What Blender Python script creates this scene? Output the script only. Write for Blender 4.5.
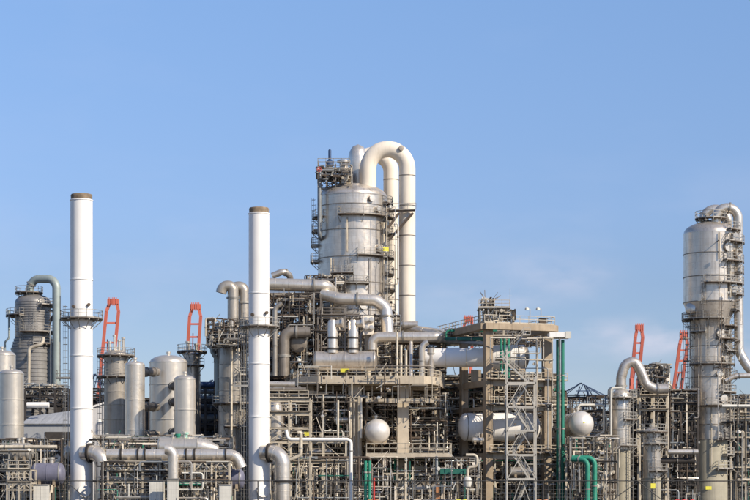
import bpy, math, random
from mathutils import Vector, Matrix, noise
R = math.radians
rnd = random.Random(7)
for o in list(bpy.data.objects): bpy.data.objects.remove(o)
SC = bpy.context.scene
COL = SC.collection

# ---------------------------------------------------------------- camera
F = 2000.0; H = 2.0; HY = 506.0          # focal length in photo pixels, eye height, horizon row
cam = bpy.data.objects.new('camera', bpy.data.cameras.new('camera')); COL.objects.link(cam)
cam.location = (0, 0, H); cam.rotation_euler = (R(90), 0, 0)
cam.data.sensor_width = 36; cam.data.lens = 36*F/750
cam.data.shift_y = (HY-250)/750.0
cam.data.clip_start = 1; cam.data.clip_end = 20000
SC.camera = cam

# ---------------------------------------------------------------- sky and sun
SUN_AZ, SUN_EL = 52, 33                 # degrees to the right of straight behind the camera, and up
w = bpy.data.worlds.new('World'); SC.world = w; w.use_nodes = True
nt = w.node_tree; nt.nodes.clear()
out = nt.nodes.new('ShaderNodeOutputWorld'); bg = nt.nodes.new('ShaderNodeBackground')
sky = nt.nodes.new('ShaderNodeTexSky'); sky.sky_type = 'NISHITA'; sky.sun_disc = False
sky.sun_elevation = R(SUN_EL); sky.sun_rotation = R(180-SUN_AZ)
sky.air_density = 1.0; sky.dust_density = 0.25; sky.ozone_density = 2.6; sky.altitude = 0
bg.inputs['Strength'].default_value = 0.112
tc = nt.nodes.new('ShaderNodeTexCoord'); mp = nt.nodes.new('ShaderNodeMapping'); mp.inputs['Scale'].default_value = (4, 4, 11)
mp.inputs['Location'].default_value = (0.3, 0.0, 0.2)
nz = nt.nodes.new('ShaderNodeTexNoise'); nz.inputs['Scale'].default_value = 1.5; nz.inputs['Detail'].default_value = 7; nz.inputs['Roughness'].default_value = 0.55
rp = nt.nodes.new('ShaderNodeValToRGB'); rp.color_ramp.elements[0].position = 0.50; rp.color_ramp.elements[1].position = 0.80
rp.color_ramp.elements[1].color = (0.42, 0.42, 0.42, 1)
mx = nt.nodes.new('ShaderNodeMix'); mx.data_type = 'RGBA'; mx.inputs[7].default_value = (5.2, 5.6, 7.0, 1)
tint = nt.nodes.new('ShaderNodeMix'); tint.data_type = 'RGBA'; tint.blend_type = 'MULTIPLY'; tint.inputs[0].default_value = 1
tsep = nt.nodes.new('ShaderNodeSeparateXYZ'); trp = nt.nodes.new('ShaderNodeValToRGB'); tsc = nt.nodes.new('ShaderNodeVectorMath'); tsc.operation = 'SCALE'; tsc.inputs[3].default_value = 2.0
nt.links.new(tc.outputs['Generated'], tsep.inputs[0]); nt.links.new(tsep.outputs[2], trp.inputs[0]); nt.links.new(trp.outputs[0], tsc.inputs[0]); nt.links.new(tsc.outputs[0], tint.inputs[7])
for i_, (p_, c_) in enumerate(((0.0, (.62, .63, .80)), (0.11, (.70, .715, .885)), (0.143, (.80, .82, 1.0)), (0.25, (1.0, 1.06, 1.22)), (1.0, (1.02, 1.06, 1.22)))):
    e_ = trp.color_ramp.elements[0] if i_ == 0 else (trp.color_ramp.elements[-1] if i_ == 4 else trp.color_ramp.elements.new(p_)); e_.position = p_; e_.color = (c_[0]/2, c_[1]/2, c_[2]/2, 1)
L = nt.links.new
L(tc.outputs['Generated'], mp.inputs[0]); L(mp.outputs[0], nz.inputs['Vector']); L(nz.outputs[0], rp.inputs[0])
L(sky.outputs[0], tint.inputs[6]); L(tint.outputs[2], mx.inputs[6]); cm = nt.nodes.new('ShaderNodeMapRange'); cm.inputs[1].default_value = 0.17; cm.inputs[2].default_value = 0.10; cm.inputs[3].default_value = 0.25; cm.inputs[4].default_value = 1.0; L(tsep.outputs[2], cm.inputs[0]); cu = nt.nodes.new('ShaderNodeMath'); cu.operation = 'MULTIPLY'; 
prev = None
for (px_, py_, rad_, sx_, sz_, amt_) in ((655, 340, .030, .55, 1.9, .6), (610, 332, .022, .6, 2.2, .45), (560, 276, .030, .6, 1.5, .30), (735, 345, .03, .6, 1.6, .45), (500, 300, .03, .5, 2.0, .25)):
    d_ = Vector(((px_-375)/F, 1, (HY-py_)/F)).normalized()
    sb = nt.nodes.new('ShaderNodeVectorMath'); sb.operation = 'SUBTRACT'; sb.inputs[1].default_value = d_; L(tc.outputs['Generated'], sb.inputs[0])
    ml = nt.nodes.new('ShaderNodeVectorMath'); ml.operation = 'MULTIPLY'; ml.inputs[1].default_value = (sx_, 1, sz_); L(sb.outputs[0], ml.inputs[0])
    ln = nt.nodes.new('ShaderNodeVectorMath'); ln.operation = 'LENGTH'; L(ml.outputs[0], ln.inputs[0])
    mr_ = nt.nodes.new('ShaderNodeMapRange'); mr_.interpolation_type = 'SMOOTHSTEP'; mr_.inputs[1].default_value = rad_; mr_.inputs[2].default_value = 0; mr_.inputs[3].default_value = 0; mr_.inputs[4].default_value = amt_; L(ln.outputs['Value'], mr_.inputs[0])
    if prev is None: prev = mr_.outputs[0]
    else:
        a_ = nt.nodes.new('ShaderNodeMath'); a_.operation = 'MAXIMUM'; L(prev, a_.inputs[0]); L(mr_.outputs[0], a_.inputs[1]); prev = a_.outputs[0]
nz2 = nt.nodes.new('ShaderNodeTexNoise'); nz2.inputs['Scale'].default_value = 34; nz2.inputs['Detail'].default_value = 6; mp2 = nt.nodes.new('ShaderNodeMapping'); mp2.inputs['Scale'].default_value = (1, 1, 2.2); L(tc.outputs['Generated'], mp2.inputs[0]); L(mp2.outputs[0], nz2.inputs['Vector'])
nr = nt.nodes.new('ShaderNodeMapRange'); nr.inputs[1].default_value = .36; nr.inputs[2].default_value = .68; L(nz2.outputs[0], nr.inputs[0])
bl = nt.nodes.new('ShaderNodeMath'); bl.operation = 'MULTIPLY'; L(prev, bl.inputs[0]); L(nr.outputs[0], bl.inputs[1])
mx2 = nt.nodes.new('ShaderNodeMix'); mx2.data_type = 'RGBA'; mx2.inputs[7].default_value = (6.0, 5.9, 6.9, 1); L(bl.outputs[0], mx2.inputs[0]); L(mx.outputs[2], mx2.inputs[6])
L(cm.outputs[0], cu.inputs[0]); L(rp.outputs[0], cu.inputs[1]); L(cu.outputs[0], mx.inputs[0]); L(mx2.outputs[2], bg.inputs[0]); L(bg.outputs[0], out.inputs[0])
sd = Vector((math.sin(R(SUN_AZ))*math.cos(R(SUN_EL)), -math.cos(R(SUN_AZ))*math.cos(R(SUN_EL)), math.sin(R(SUN_EL))))
sl = bpy.data.lights.new('sun', 'SUN'); sl.energy = 5.0; sl.angle = R(0.53); sl.color = (1, 0.885, 0.73)
so = bpy.data.objects.new('sun', sl); COL.objects.link(so); so.rotation_euler = sd.to_track_quat('Z', 'Y').to_euler(); so.location = (60, -40, 80)
SC.view_settings.view_transform = 'Standard'; SC.view_settings.look = 'None'; SC.view_settings.exposure = 0.17; SC.view_settings.gamma = 1

# ---------------------------------------------------------------- materials
MATS = {}
def mat(name, col, rough=0.6, metal=0.0, var=0.12, scale=0.6, streak=0.0, streakcol=None, bump=0.0, panel=None, spec=0.4):
    m = bpy.data.materials.new(name); m.use_nodes = True; n = m.node_tree; b = n.nodes['Principled BSDF']; l = n.links.new
    b.inputs['Roughness'].default_value = rough; b.inputs['Metallic'].default_value = metal
    b.inputs['Specular IOR Level'].default_value = spec
    tc = n.nodes.new('ShaderNodeTexCoord'); oi = n.nodes.new('ShaderNodeObjectInfo')
    ad = n.nodes.new('ShaderNodeVectorMath'); ad.operation = 'ADD'
    l(tc.outputs['Object'], ad.inputs[0]); l(oi.outputs['Random'], ad.inputs[1])
    no = n.nodes.new('ShaderNodeTexNoise'); no.inputs['Scale'].default_value = scale; no.inputs['Detail'].default_value = 6; l(ad.outputs[0], no.inputs['Vector'])
    r = n.nodes.new('ShaderNodeValToRGB'); r.color_ramp.elements[0].position = 0.3; r.color_ramp.elements[1].position = 0.7
    c = Vector(col)
    r.color_ramp.elements[0].color = (*(c*(1-var)), 1); r.color_ramp.elements[1].color = (*[min(x*(1+var), 0.95) for x in c], 1)
    l(no.outputs[0], r.inputs[0]); cur = r.outputs[0]
    # every object a little different
    hv = n.nodes.new('ShaderNodeHueSaturation'); mr = n.nodes.new('ShaderNodeMapRange'); mr.inputs[3].default_value = 1-var*0.8; mr.inputs[4].default_value = 1+var*0.5
    l(oi.outputs['Random'], mr.inputs[0]); l(mr.outputs[0], hv.inputs['Value']); l(cur, hv.inputs['Color']); cur = hv.outputs[0]
    if streak:
        mp = n.nodes.new('ShaderNodeMapping'); mp.inputs['Scale'].default_value = (2.2, 2.2, 0.13); l(ad.outputs[0], mp.inputs[0])
        n2 = n.nodes.new('ShaderNodeTexNoise'); n2.inputs['Scale'].default_value = 1.3; n2.inputs['Detail'].default_value = 5; l(mp.outputs[0], n2.inputs['Vector'])
        r2 = n.nodes.new('ShaderNodeValToRGB'); r2.color_ramp.elements[0].position = 0.52; r2.color_ramp.elements[1].position = 0.74
        r2.color_ramp.elements[1].color = (streak, streak, streak, 1); l(n2.outputs[0], r2.inputs[0])
        mm = n.nodes.new('ShaderNodeMix'); mm.data_type = 'RGBA'; mm.inputs[7].default_value = (*(streakcol or c*0.45), 1)
        l(r2.outputs[0], mm.inputs[0]); l(cur, mm.inputs[6]); cur = mm.outputs[2]
    if panel:
        sep = n.nodes.new('ShaderNodeSeparateXYZ'); l(tc.outputs['Object'], sep.inputs[0])
        at = n.nodes.new('ShaderNodeMath'); at.operation = 'ARCTAN2'; l(sep.outputs[0], at.inputs[0]); l(sep.outputs[1], at.inputs[1])
        sc = n.nodes.new('ShaderNodeMath'); sc.operation = 'MULTIPLY'; sc.inputs[1].default_value = panel[0]; l(at.outputs[0], sc.inputs[0])
        cb = n.nodes.new('ShaderNodeCombineXYZ'); l(sc.outputs[0], cb.inputs[0]); l(sep.outputs[2], cb.inputs[1])
        br = n.nodes.new('ShaderNodeTexBrick'); br.inputs['Scale'].default_value = 1; br.inputs['Brick Width'].default_value = 1.6; br.inputs['Row Height'].default_value = panel[1]
        br.inputs['Mortar Size'].default_value = 0.022; br.inputs['Mortar Smooth'].default_value = 0.3
        br.inputs['Color1'].default_value = (1, 1, 1, 1); br.inputs['Color2'].default_value = (0.80, 0.80, 0.81, 1); br.inputs['Mortar'].default_value = (0.5, 0.5, 0.5, 1)
        l(cb.outputs[0], br.inputs['Vector'])
        mm = n.nodes.new('ShaderNodeMix'); mm.data_type = 'RGBA'; mm.blend_type = 'MULTIPLY'; mm.inputs[0].default_value = 0.5
        l(cur, mm.inputs[6]); l(br.outputs[0], mm.inputs[7]); cur = mm.outputs[2]
    l(cur, b.inputs['Base Color'])
    n3 = n.nodes.new('ShaderNodeTexNoise'); n3.inputs['Scale'].default_value = 1.7; n3.inputs['Detail'].default_value = 4; l(ad.outputs[0], n3.inputs['Vector'])
    m3 = n.nodes.new('ShaderNodeMapRange'); m3.inputs[3].default_value = max(rough-0.12, 0.05); m3.inputs[4].default_value = min(rough+0.15, 1); l(n3.outputs[0], m3.inputs[0]); l(m3.outputs[0], b.inputs['Roughness'])
    if bump:
        bp = n.nodes.new('ShaderNodeBump'); bp.inputs['Strength'].default_value = bump; bp.inputs['Distance'].default_value = 0.05
        l(n3.outputs[0], bp.inputs['Height']); l(bp.outputs[0], b.inputs['Normal'])
    MATS[name] = m; return m
mat('white_paint', (0.83, 0.81, 0.77), 0.45, 0, 0.03, 0.3, 0.30, (0.62, 0.57, 0.50))
mat('cream_cladding', (0.78, 0.70, 0.58), 0.5, 0, 0.05, 0.3, 0.4, (0.52, 0.43, 0.32))
mat('soot', (0.20, 0.15, 0.10), 0.8, 0.0, 0.4, 1.5)
mat('cladding', (0.64, 0.58, 0.50), 0.31, 0.66, 0.14, 0.5, 0.5, (0.27, 0.21, 0.16), 0.3, (4.0, 1.1))
mat('bright_cladding', (0.72, 0.655, 0.56), 0.30, 0.66, 0.10, 0.5, 0.35, (0.36, 0.30, 0.24), 0.3)
mat('mid_cladding', (0.42, 0.38, 0.32), 0.36, 0.5, 0.15, 0.6, 0.5, (0.2, 0.16, 0.12), 0.3)
mat('bottle_cladding', (0.26, 0.25, 0.235), 0.42, 0.35, 0.15, 0.6, 0.5, (0.17, 0.14, 0.11), 0.3)
mat('dull_cladding', (0.25, 0.22, 0.185), 0.42, 0.4, 0.22, 0.7, 0.5, (0.12, 0.09, 0.07), 0.4)
mat('olive_skirt', (0.36, 0.33, 0.25), 0.7, 0.0, 0.15, 0.5, 0.5, (0.2, 0.17, 0.12), 0.2)
mat('pale_vessel', (0.64, 0.59, 0.51), 0.33, 0.6, 0.07, 0.5, 0.35, (0.40, 0.36, 0.31), 0.1)
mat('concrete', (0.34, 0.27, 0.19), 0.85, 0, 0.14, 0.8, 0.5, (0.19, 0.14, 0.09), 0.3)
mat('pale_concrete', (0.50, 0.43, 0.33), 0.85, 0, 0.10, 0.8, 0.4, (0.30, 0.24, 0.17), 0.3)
mat('cream_steel', (0.52, 0.46, 0.36), 0.55, 0.1, 0.25, 1.0, 0.4, (0.26, 0.19, 0.13))
mat('galvanised', (0.36, 0.34, 0.30), 0.45, 0.4, 0.3, 1.5)
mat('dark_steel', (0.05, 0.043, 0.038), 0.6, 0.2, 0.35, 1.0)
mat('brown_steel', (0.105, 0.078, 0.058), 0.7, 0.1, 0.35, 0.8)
mat('grey_pipe', (0.27, 0.29, 0.30), 0.5, 0.3, 0.2, 0.8, 0.3)
mat('green_grey', (0.33, 0.38, 0.36), 0.5, 0.2, 0.1, 0.8, 0.3)
mat('green_paint', (0.025, 0.23, 0.15), 0.5, 0, 0.22, 0.8, 0.6, (0.06, 0.13, 0.09), 0.2)
mat('pale_green', (0.30, 0.52, 0.42), 0.5, 0, 0.1, 0.8)
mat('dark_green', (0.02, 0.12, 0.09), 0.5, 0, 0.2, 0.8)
mat('blue_steel', (0.03, 0.06, 0.13), 0.6, 0.1, 0.2, 0.4)
mat('crane_red', (0.58, 0.15, 0.10), 0.6, 0, 0.1, 0.05)
mat('red_paint', (0.5, 0.04, 0.03), 0.5, 0, 0.15, 1)
mat('orange_paint', (0.42, 0.19, 0.08), 0.5, 0, 0.15, 1)
mat('yellow_paint', (0.66, 0.60, 0.06), 0.5, 0, 0.06, 1)
mat('black', (0.03, 0.03, 0.03), 0.6, 0, 0.2, 1)
mat('cabinet_white', (0.62, 0.60, 0.53), 0.5, 0, 0.06, 1, 0.3)
mat('wall_panel', (0.62, 0.61, 0.60), 0.6, 0.0, 0.05, 0.5, 0.2)
mat('roof_panel', (0.40, 0.41, 0.42), 0.55, 0.1, 0.08, 0.3, 0.2)
mat('ground', (0.13, 0.115, 0.095), 0.95, 0, 0.3, 0.15, 0, None, 0.4)
mat('road', (0.055, 0.055, 0.055), 0.9, 0, 0.2, 0.5, 0, None, 0.3)
mat('grass', (0.07, 0.10, 0.03), 0.9, 0, 0.3, 1.0)
mat('fence_dark', (0.045, 0.045, 0.045), 0.6, 0.2, 0.2, 1.0)

# ---------------------------------------------------------------- mesh helpers
def frame(d):
    d = d.normalized(); up = Vector((0, 0, 1)) if abs(d.z) < 0.95 else Vector((0, -1, 0))
    a = d.cross(up).normalized(); return a, a.cross(d).normalized()
def fillet(pts, fr, n=6):
    if fr <= 0 or len(pts) < 3: return [Vector(p) for p in pts]
    out = [Vector(pts[0])]
    for i in range(1, len(pts)-1):
        p0, p, p1 = Vector(pts[i-1]), Vector(pts[i]), Vector(pts[i+1])
        a = p0-p; b = p1-p; la, lb = a.length, b.length
        if la < 1e-6 or lb < 1e-6: continue
        ang = a.angle(b)
        if ang > 3.10 or ang < 0.05: continue
        t = min(fr/math.tan(ang/2), la*0.49 if i > 1 else la*0.98, lb*0.49 if i < len(pts)-2 else lb*0.98)
        r = t*math.tan(ang/2); a.normalize(); b.normalize()
        c = p+(a+b).normalized()*(r/math.sin(ang/2)); s = p+a*t-c; e = p+b*t-c
        th = s.angle(e)
        if th < 0.02: out.append(p); continue
        k = max(2, int(n*th/(math.pi/2)+.5))
        for j in range(k+1):
            u = j/k; out.append(c+(s*math.sin((1-u)*th)+e*math.sin(u*th))/math.sin(th))
    out.append(Vector(pts[-1])); return out
class MB:
    def __init__(s): s.v = []; s.f = []; s.m = []; s.mi = 0
    def add(s, v, f):
        k = len(s.v); s.v += [tuple(x) for x in v]; s.f += [tuple(i+k for i in q) for q in f]; s.m += [s.mi]*len(f)
    def tube(s, pts, r, seg=10, fr=0, n=6, cap=True):
        P = fillet(pts, fr, n)
        Q = [P[0]]
        for p in P[1:]:
            if (p-Q[-1]).length > 1e-4: Q.append(p)
        P = Q
        if len(P) < 2: return s
        T = []
        for i in range(len(P)):
            d = (P[min(i+1, len(P)-1)]-P[i-1 if i else 0]); T.append(d.normalized() if d.length > 1e-9 else Vector((0, 0, 1)))
        a, b = frame(T[0]); V = []; fs = []
        for i, p in enumerate(P):
            if i:
                q = T[i-1].rotation_difference(T[i]); a = q @ a; b = q @ b
            rr = r[i] if isinstance(r, list) else r
            for j in range(seg):
                t = 2*math.pi*j/seg; V.append(p+(a*math.cos(t)+b*math.sin(t))*rr)
        for i in range(len(P)-1):
            for j in range(seg):
                k = (j+1) % seg; fs.append((i*seg+j, i*seg+k, (i+1)*seg+k, (i+1)*seg+j))
        if cap:
            fs.append(tuple(reversed(range(seg)))); fs.append(tuple((len(P)-1)*seg+j for j in range(seg)))
        s.add(V, fs); return s
    def cyl(s, p, q, r, seg=12): return s.tube([p, q], r, seg)
    def axial(s, p, d, prof, seg=32, cap=True):
        """profile of (radius, distance) turned round the axis through p along d"""
        p = Vector(p); d = Vector(d).normalized(); a, b = frame(d); V = []; fs = []
        for (r, t) in prof:
            for j in range(seg):
                u = 2*math.pi*j/seg; V.append(p+d*t+(a*math.cos(u)+b*math.sin(u))*max(r, 1e-3))
        for i in range(len(prof)-1):
            for j in range(seg):
                k = (j+1) % seg; fs.append((i*seg+j, i*seg+k, (i+1)*seg+k, (i+1)*seg+j))
        if cap:
            fs.append(tuple(reversed(range(seg)))); fs.append(tuple((len(prof)-1)*seg+j for j in range(seg)))
        s.add(V, fs); return s
    def box(s, x0, x1, y0, y1, z0, z1):
        s.add([(x0,y0,z0),(x1,y0,z0),(x1,y1,z0),(x0,y1,z0),(x0,y0,z1),(x1,y0,z1),(x1,y1,z1),(x0,y1,z1)],
              [(0,3,2,1),(4,5,6,7),(0,1,5,4),(1,2,6,5),(2,3,7,6),(3,0,4,7)]); return s
    def beam(s, p, q, w, h=None):
        h = h or w; p = Vector(p); q = Vector(q); d = q-p
        if d.length < 1e-4: return s
        a, b = frame(d); a = a*w/2; b = b*h/2
        V = [p-a-b, p+a-b, p+a+b, p-a+b, q-a-b, q+a-b, q+a+b, q-a+b]
        s.add(V, [(0,3,2,1),(4,5,6,7),(0,1,5,4),(1,2,6,5),(2,3,7,6),(3,0,4,7)]); return s
    def ibeam(s, p, q, w, h):
        p = Vector(p); q = Vector(q); a, b = frame(q-p); t = 0.12*h
        s.beam(p+b*(h/2-t/2), q+b*(h/2-t/2), w, t); s.beam(p-b*(h/2-t/2), q-b*(h/2-t/2), w, t); s.beam(p, q, w*0.16, h-2*t-0.004); return s
    def prism(s, poly, z0, z1):
        n = len(poly); V = [(x, y, z0) for x, y in poly]+[(x, y, z1) for x, y in poly]
        s.add(V, [tuple(reversed(range(n))), tuple(range(n, 2*n))]+[(i, (i+1) % n, n+(i+1) % n, n+i) for i in range(n)]); return s
    def sector(s, cx, cy, z0, z1, r0, r1, a0, a1, n=None):
        n = n or max(3, int(abs(a1-a0)/12)); V = []; fs = []
        for i in range(n+1):
            a = R(a0+(a1-a0)*i/n); sx, sy = math.sin(a), -math.cos(a)
            for (r, z) in ((r0, z0), (r1, z0), (r1, z1), (r0, z1)): V.append((cx+sx*r, cy+sy*r, z))
        for i in range(n):
            for j in range(4): k = (j+1) % 4; fs.append((i*4+j, i*4+k, i*4+4+k, i*4+4+j))
        if abs(a1-a0) < 359: fs += [(0, 1, 2, 3), (4*n+3, 4*n+2, 4*n+1, 4*n)]
        s.add(V, fs); return s
    def build(s, name, m, parent=None, loc=None, smooth=True):
        org = Vector(loc) if loc is not None else (Vector(parent['_o']) if parent is not None else Vector((0, 0, 0)))
        me = bpy.data.meshes.new(name)
        me.from_pydata([(x-org.x, y-org.y, z-org.z) for x, y, z in s.v], [], s.f)
        ms = m if isinstance(m, (list, tuple)) else [m]
        for k in ms: me.materials.append(MATS[k])
        if len(ms) > 1: me.polygons.foreach_set('material_index', s.m)
        if smooth:
            me.shade_smooth(); me.set_sharp_from_angle(angle=R(38))
        me.update()
        o = bpy.data.objects.new(name, me); COL.objects.link(o); o['_o'] = tuple(org)
        if parent is not None:
            o.parent = parent; o.location = org-Vector(parent['_o'])
        else: o.location = org
        return o
def tag(o, label=None, cat=None, group=None, kind=None):
    if label: o['label'] = label
    if cat: o['category'] = cat
    if group: o['group'] = group
    if kind: o['kind'] = kind
    return o
def thing(name, label, cat, loc, group=None):
    o = bpy.data.objects.new(name, None); COL.objects.link(o); o.location = loc; o['_o'] = tuple(loc); o.empty_display_size = 0.5
    return tag(o, label, cat, group)
def X(px, Y): return (px-375)*Y/F
def Z(py, Y): return H+(HY-py)*Y/F
def P(px, py, Y): return Vector((X(px, Y), Y, Z(py, Y)))
def S(v, Y): return v*Y/F
def pol(cx, cy, r, a, z): return Vector((cx+math.sin(R(a))*r, cy-math.cos(R(a))*r, z))
ORD = 'first second third fourth fifth sixth seventh eighth ninth tenth eleventh twelfth thirteenth fourteenth fifteenth sixteenth seventeenth eighteenth nineteenth twentieth'.split()
def ordw(i):
    if i < 20: return ORD[i]
    tens = {2: 'twenty', 3: 'thirty', 4: 'forty', 5: 'fifty', 6: 'sixty'}; t = (i+1)//10; u = (i+1) % 10
    return {2: 'twentieth', 3: 'thirtieth', 4: 'fortieth', 5: 'fiftieth', 6: 'sixtieth'}[t] if u == 0 else tens[t]+'-'+ORD[u-1]

# ---------------------------------------------------------------- plant kit
def railing(mb, pts, h=1.1, r=0.035, step=1.5, toe=True):
    pts = [Vector(p) for p in pts]
    for i in range(len(pts)-1):
        p, q = pts[i], pts[i+1]; n = max(1, int(round((q-p).length/step)))
        for k in range(n+(i == len(pts)-2)):
            c = p.lerp(q, k/n); mb.beam(c, c+Vector((0, 0, h)), r*2)
        for f in (1.0, 0.55): mb.beam(p+Vector((0, 0, h*f)), q+Vector((0, 0, h*f)), r*2)
        if toe: mb.beam(p+Vector((0, 0, 0.08)), q+Vector((0, 0, 0.08)), 0.02, 0.16)
def ladder(parent, x, y, z0, z1, a, cage=True, m='galvanised'):
    """ladder at (x,y) facing outward along angle a"""
    t = Vector((math.cos(R(a)), math.sin(R(a)), 0)); nrm = Vector((math.sin(R(a)), -math.cos(R(a)), 0)); c = Vector((x, y, 0))
    mb = MB()
    for s in (-1, 1): mb.beam(c+t*0.24*s+Vector((0, 0, z0)), c+t*0.24*s+Vector((0, 0, z1)), 0.07)
    z = z0+0.3
    while z < z1: mb.beam(c-t*0.24+Vector((0, 0, z)), c+t*0.24+Vector((0, 0, z)), 0.035); z += 0.4
    mb.build('ladder', m, parent, smooth=False)
    if cage:
        mb = MB(); k = [c+t*0.36*math.cos(R(b))+nrm*(0.1+0.62*math.sin(R(b))) for b in range(0, 181, 30)]
        z = z0+2.2
        while z < z1+1:
            mb.tube([p+Vector((0, 0, z)) for p in k], 0.028, 4, cap=False); z += 0.9
        for p in k[1:-1:2]: mb.beam(p+Vector((0, 0, z0+2.2)), p+Vector((0, 0, z1+1)), 0.04)
        mb.build('safety_cage', m, parent, smooth=False)
def ring_platform(parent, cx, cy, z, r0, w, a0, a1, m='galvanised', rail='galvanised', brackets=True, dm=None):
    r1 = r0+w
    mb = MB(); mb.sector(cx, cy, z-0.12, z, r0+0.01, r1, a0, a1); mb.build('deck', dm or 'brown_steel', parent, smooth=False)
    mb = MB(); n = max(2, int(abs(a1-a0)/180*math.pi*r1/1.2)+1)
    pts = [pol(cx, cy, r1-0.05, a0+(a1-a0)*i/n, z) for i in range(n+1)]
    if abs(a1-a0) < 359: pts = [pol(cx, cy, r0+0.05, a0, z)]+pts+[pol(cx, cy, r0+0.05, a1, z)]
    railing(mb, pts, 1.15, 0.034, 1.4); mb.build('railing', rail, parent, smooth=False)
    if brackets:
        n = max(2, int(abs(a1-a0)/30))
        for i in range(n+1):
            mb = MB(); a = a0+(a1-a0)*(i+0.001)/(n+0.002)
            mb.beam(pol(cx, cy, r0, a, z-0.2), pol(cx, cy, r1, a, z-0.2), 0.1, 0.15); mb.beam(pol(cx, cy, r0, a, z-0.2-w*0.9), pol(cx, cy, r1-0.05, a, z-0.2), 0.08)
            mb.build('bracket', m, parent, smooth=False)
def column_shell(parent, cx, cy, prof, m, ringz=(), seg=48, name='shell', ringm=None, bands=True):
    """prof: list of (radius, z) bottom to top; cut into cladding bands at ringz"""
    cuts = sorted([z for z in ringz if prof[0][1] < z < prof[-1][1]])
    def rad(z):
        for (r0, z0), (r1, z1) in zip(prof, prof[1:]):
            if z0 <= z <= z1: return r0+(r1-r0)*(z-z0)/max(z1-z0, 1e-6)
        return prof[-1][0]
    edges = [prof[0][1]]+cuts+[prof[-1][1]]
    for i in range(len(edges)-1):
        a, b = edges[i], edges[i+1]
        pr = [(rad(a), a)]+[(r, z) for r, z in prof if a+1e-4 < z < b-1e-4]+[(rad(b), b)]
        if i == len(edges)-2: pr[-1] = prof[-1]
        mb = MB(); mb.axial((cx, cy, 0), (0, 0, 1), pr, seg, True)
        o = mb.build('shell_band' if len(edges) > 2 else name, m, parent, loc=(cx, cy, a))
    for z in cuts:
        r = rad(z); mb = MB(); mb.axial((cx, cy, 0), (0, 0, 1), [(r-0.02, z-0.07), (r+0.09, z-0.06), (r+0.09, z+0.06), (r-0.02, z+0.07)], seg, False)
        mb.build('stiffener_ring', ringm or 'galvanised', parent)
def dome(r, z, h, n=7):  # elliptical head above z
    return [(r*math.cos(R(90*i/n)), z+h*math.sin(R(90*i/n))) for i in range(n+1)]
def nozzle(parent, p, d, r, l, m='bright_cladding'):
    mb = MB(); mb.axial(p, d, [(r, -0.1), (r, l), (r*1.5, l), (r*1.5, l+0.12), (r*1.5, l+0.16), (r*1.5, l+0.28), (r*0.3, l+0.29)], 12); mb.build('nozzle', m, parent)
def sample(P_, t):
    tot = sum((P_[i+1]-P_[i]).length for i in range(len(P_)-1)); d = t*tot
    for i in range(len(P_)-1):
        l = (P_[i+1]-P_[i]).length
        if d <= l or i == len(P_)-2: return P_[i].lerp(P_[i+1], min(d/max(l, 1e-6), 1)), (P_[i+1]-P_[i]).normalized()
        d -= l
def pipe(label, pts, r, m='bright_cladding', fl=(), fr=None, seg=14, group=None, name='process_pipe', seams=0, valves=(), cat='pipe', parent=None, flm='galvanised'):
    pts = [Vector(p) for p in pts]; fr = r*2.6 if fr is None else fr; n = 8 if r > 0.5 else 5
    path = fillet(pts, fr, n)
    mb = MB(); mb.tube(pts, r, seg, fr, n)
    o = mb.build(name, m, parent, loc=None if parent is not None else tuple(min(pts, key=lambda p: p.z)))
    if parent is None: tag(o, label, cat, group)
    for t in fl:
        c, d = sample(path, t); k = MB(); w_ = max(0.09, r*0.16); e = max(0.07, r*0.22)
        k.axial(c, d, [(r, -w_), (r+e, -w_), (r+e, -0.02), (r+e*.7, -0.02), (r+e*.7, 0.02), (r+e, 0.02), (r+e, w_), (r, w_)], seg, False); k.build('flange', flm, o)
    if seams:
        for i in range(1, seams):
            c, d = sample(path, i/seams); k = MB(); k.axial(c, d, [(r-0.01, -0.05), (r+0.025, -0.04), (r+0.025, 0.04), (r-0.01, 0.05)], seg, False); k.build('cladding_seam', m, o)
    for t in valves:
        c, d = sample(path, t); valve(o, c, d, r)
    return o
def valve(parent, c, d, r, m=None):
    m = m or rnd.choice(('dull_cladding', 'galvanised', 'grey_pipe', 'dark_steel', 'galvanised', 'brown_steel', 'green_paint'))
    k = MB(); up = Vector((0, -0.5, 1)).normalized() if abs(d.z) < 0.8 else Vector((0.4, -1, 0)).normalized()
    k.axial(c, d, [(r*1.5, -r*2.2), (r*1.5, -r*1.7), (r*0.9, -r*1.6), (r*1.35, 0), (r*0.9, r*1.6), (r*1.5, r*1.7), (r*1.5, r*2.2)], 10)
    k.cyl(c, c+up*r*3.2, r*0.5, 8); b = k.build('valve_body', m, parent)
    k = MB(); a, e = frame(up); q = c+up*r*3.4; rr = max(r*1.6, 0.22)
    k.tube([q+(a*math.cos(R(t))+e*math.sin(R(t)))*rr for t in range(0, 361, 30)], 0.035, 5, cap=False)
    k.beam(q-a*rr, q+a*rr, 0.05); k.beam(q-e*rr, q+e*rr, 0.05); k.build('handwheel', 'red_paint' if rnd.random() < .12 else m, b)
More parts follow.
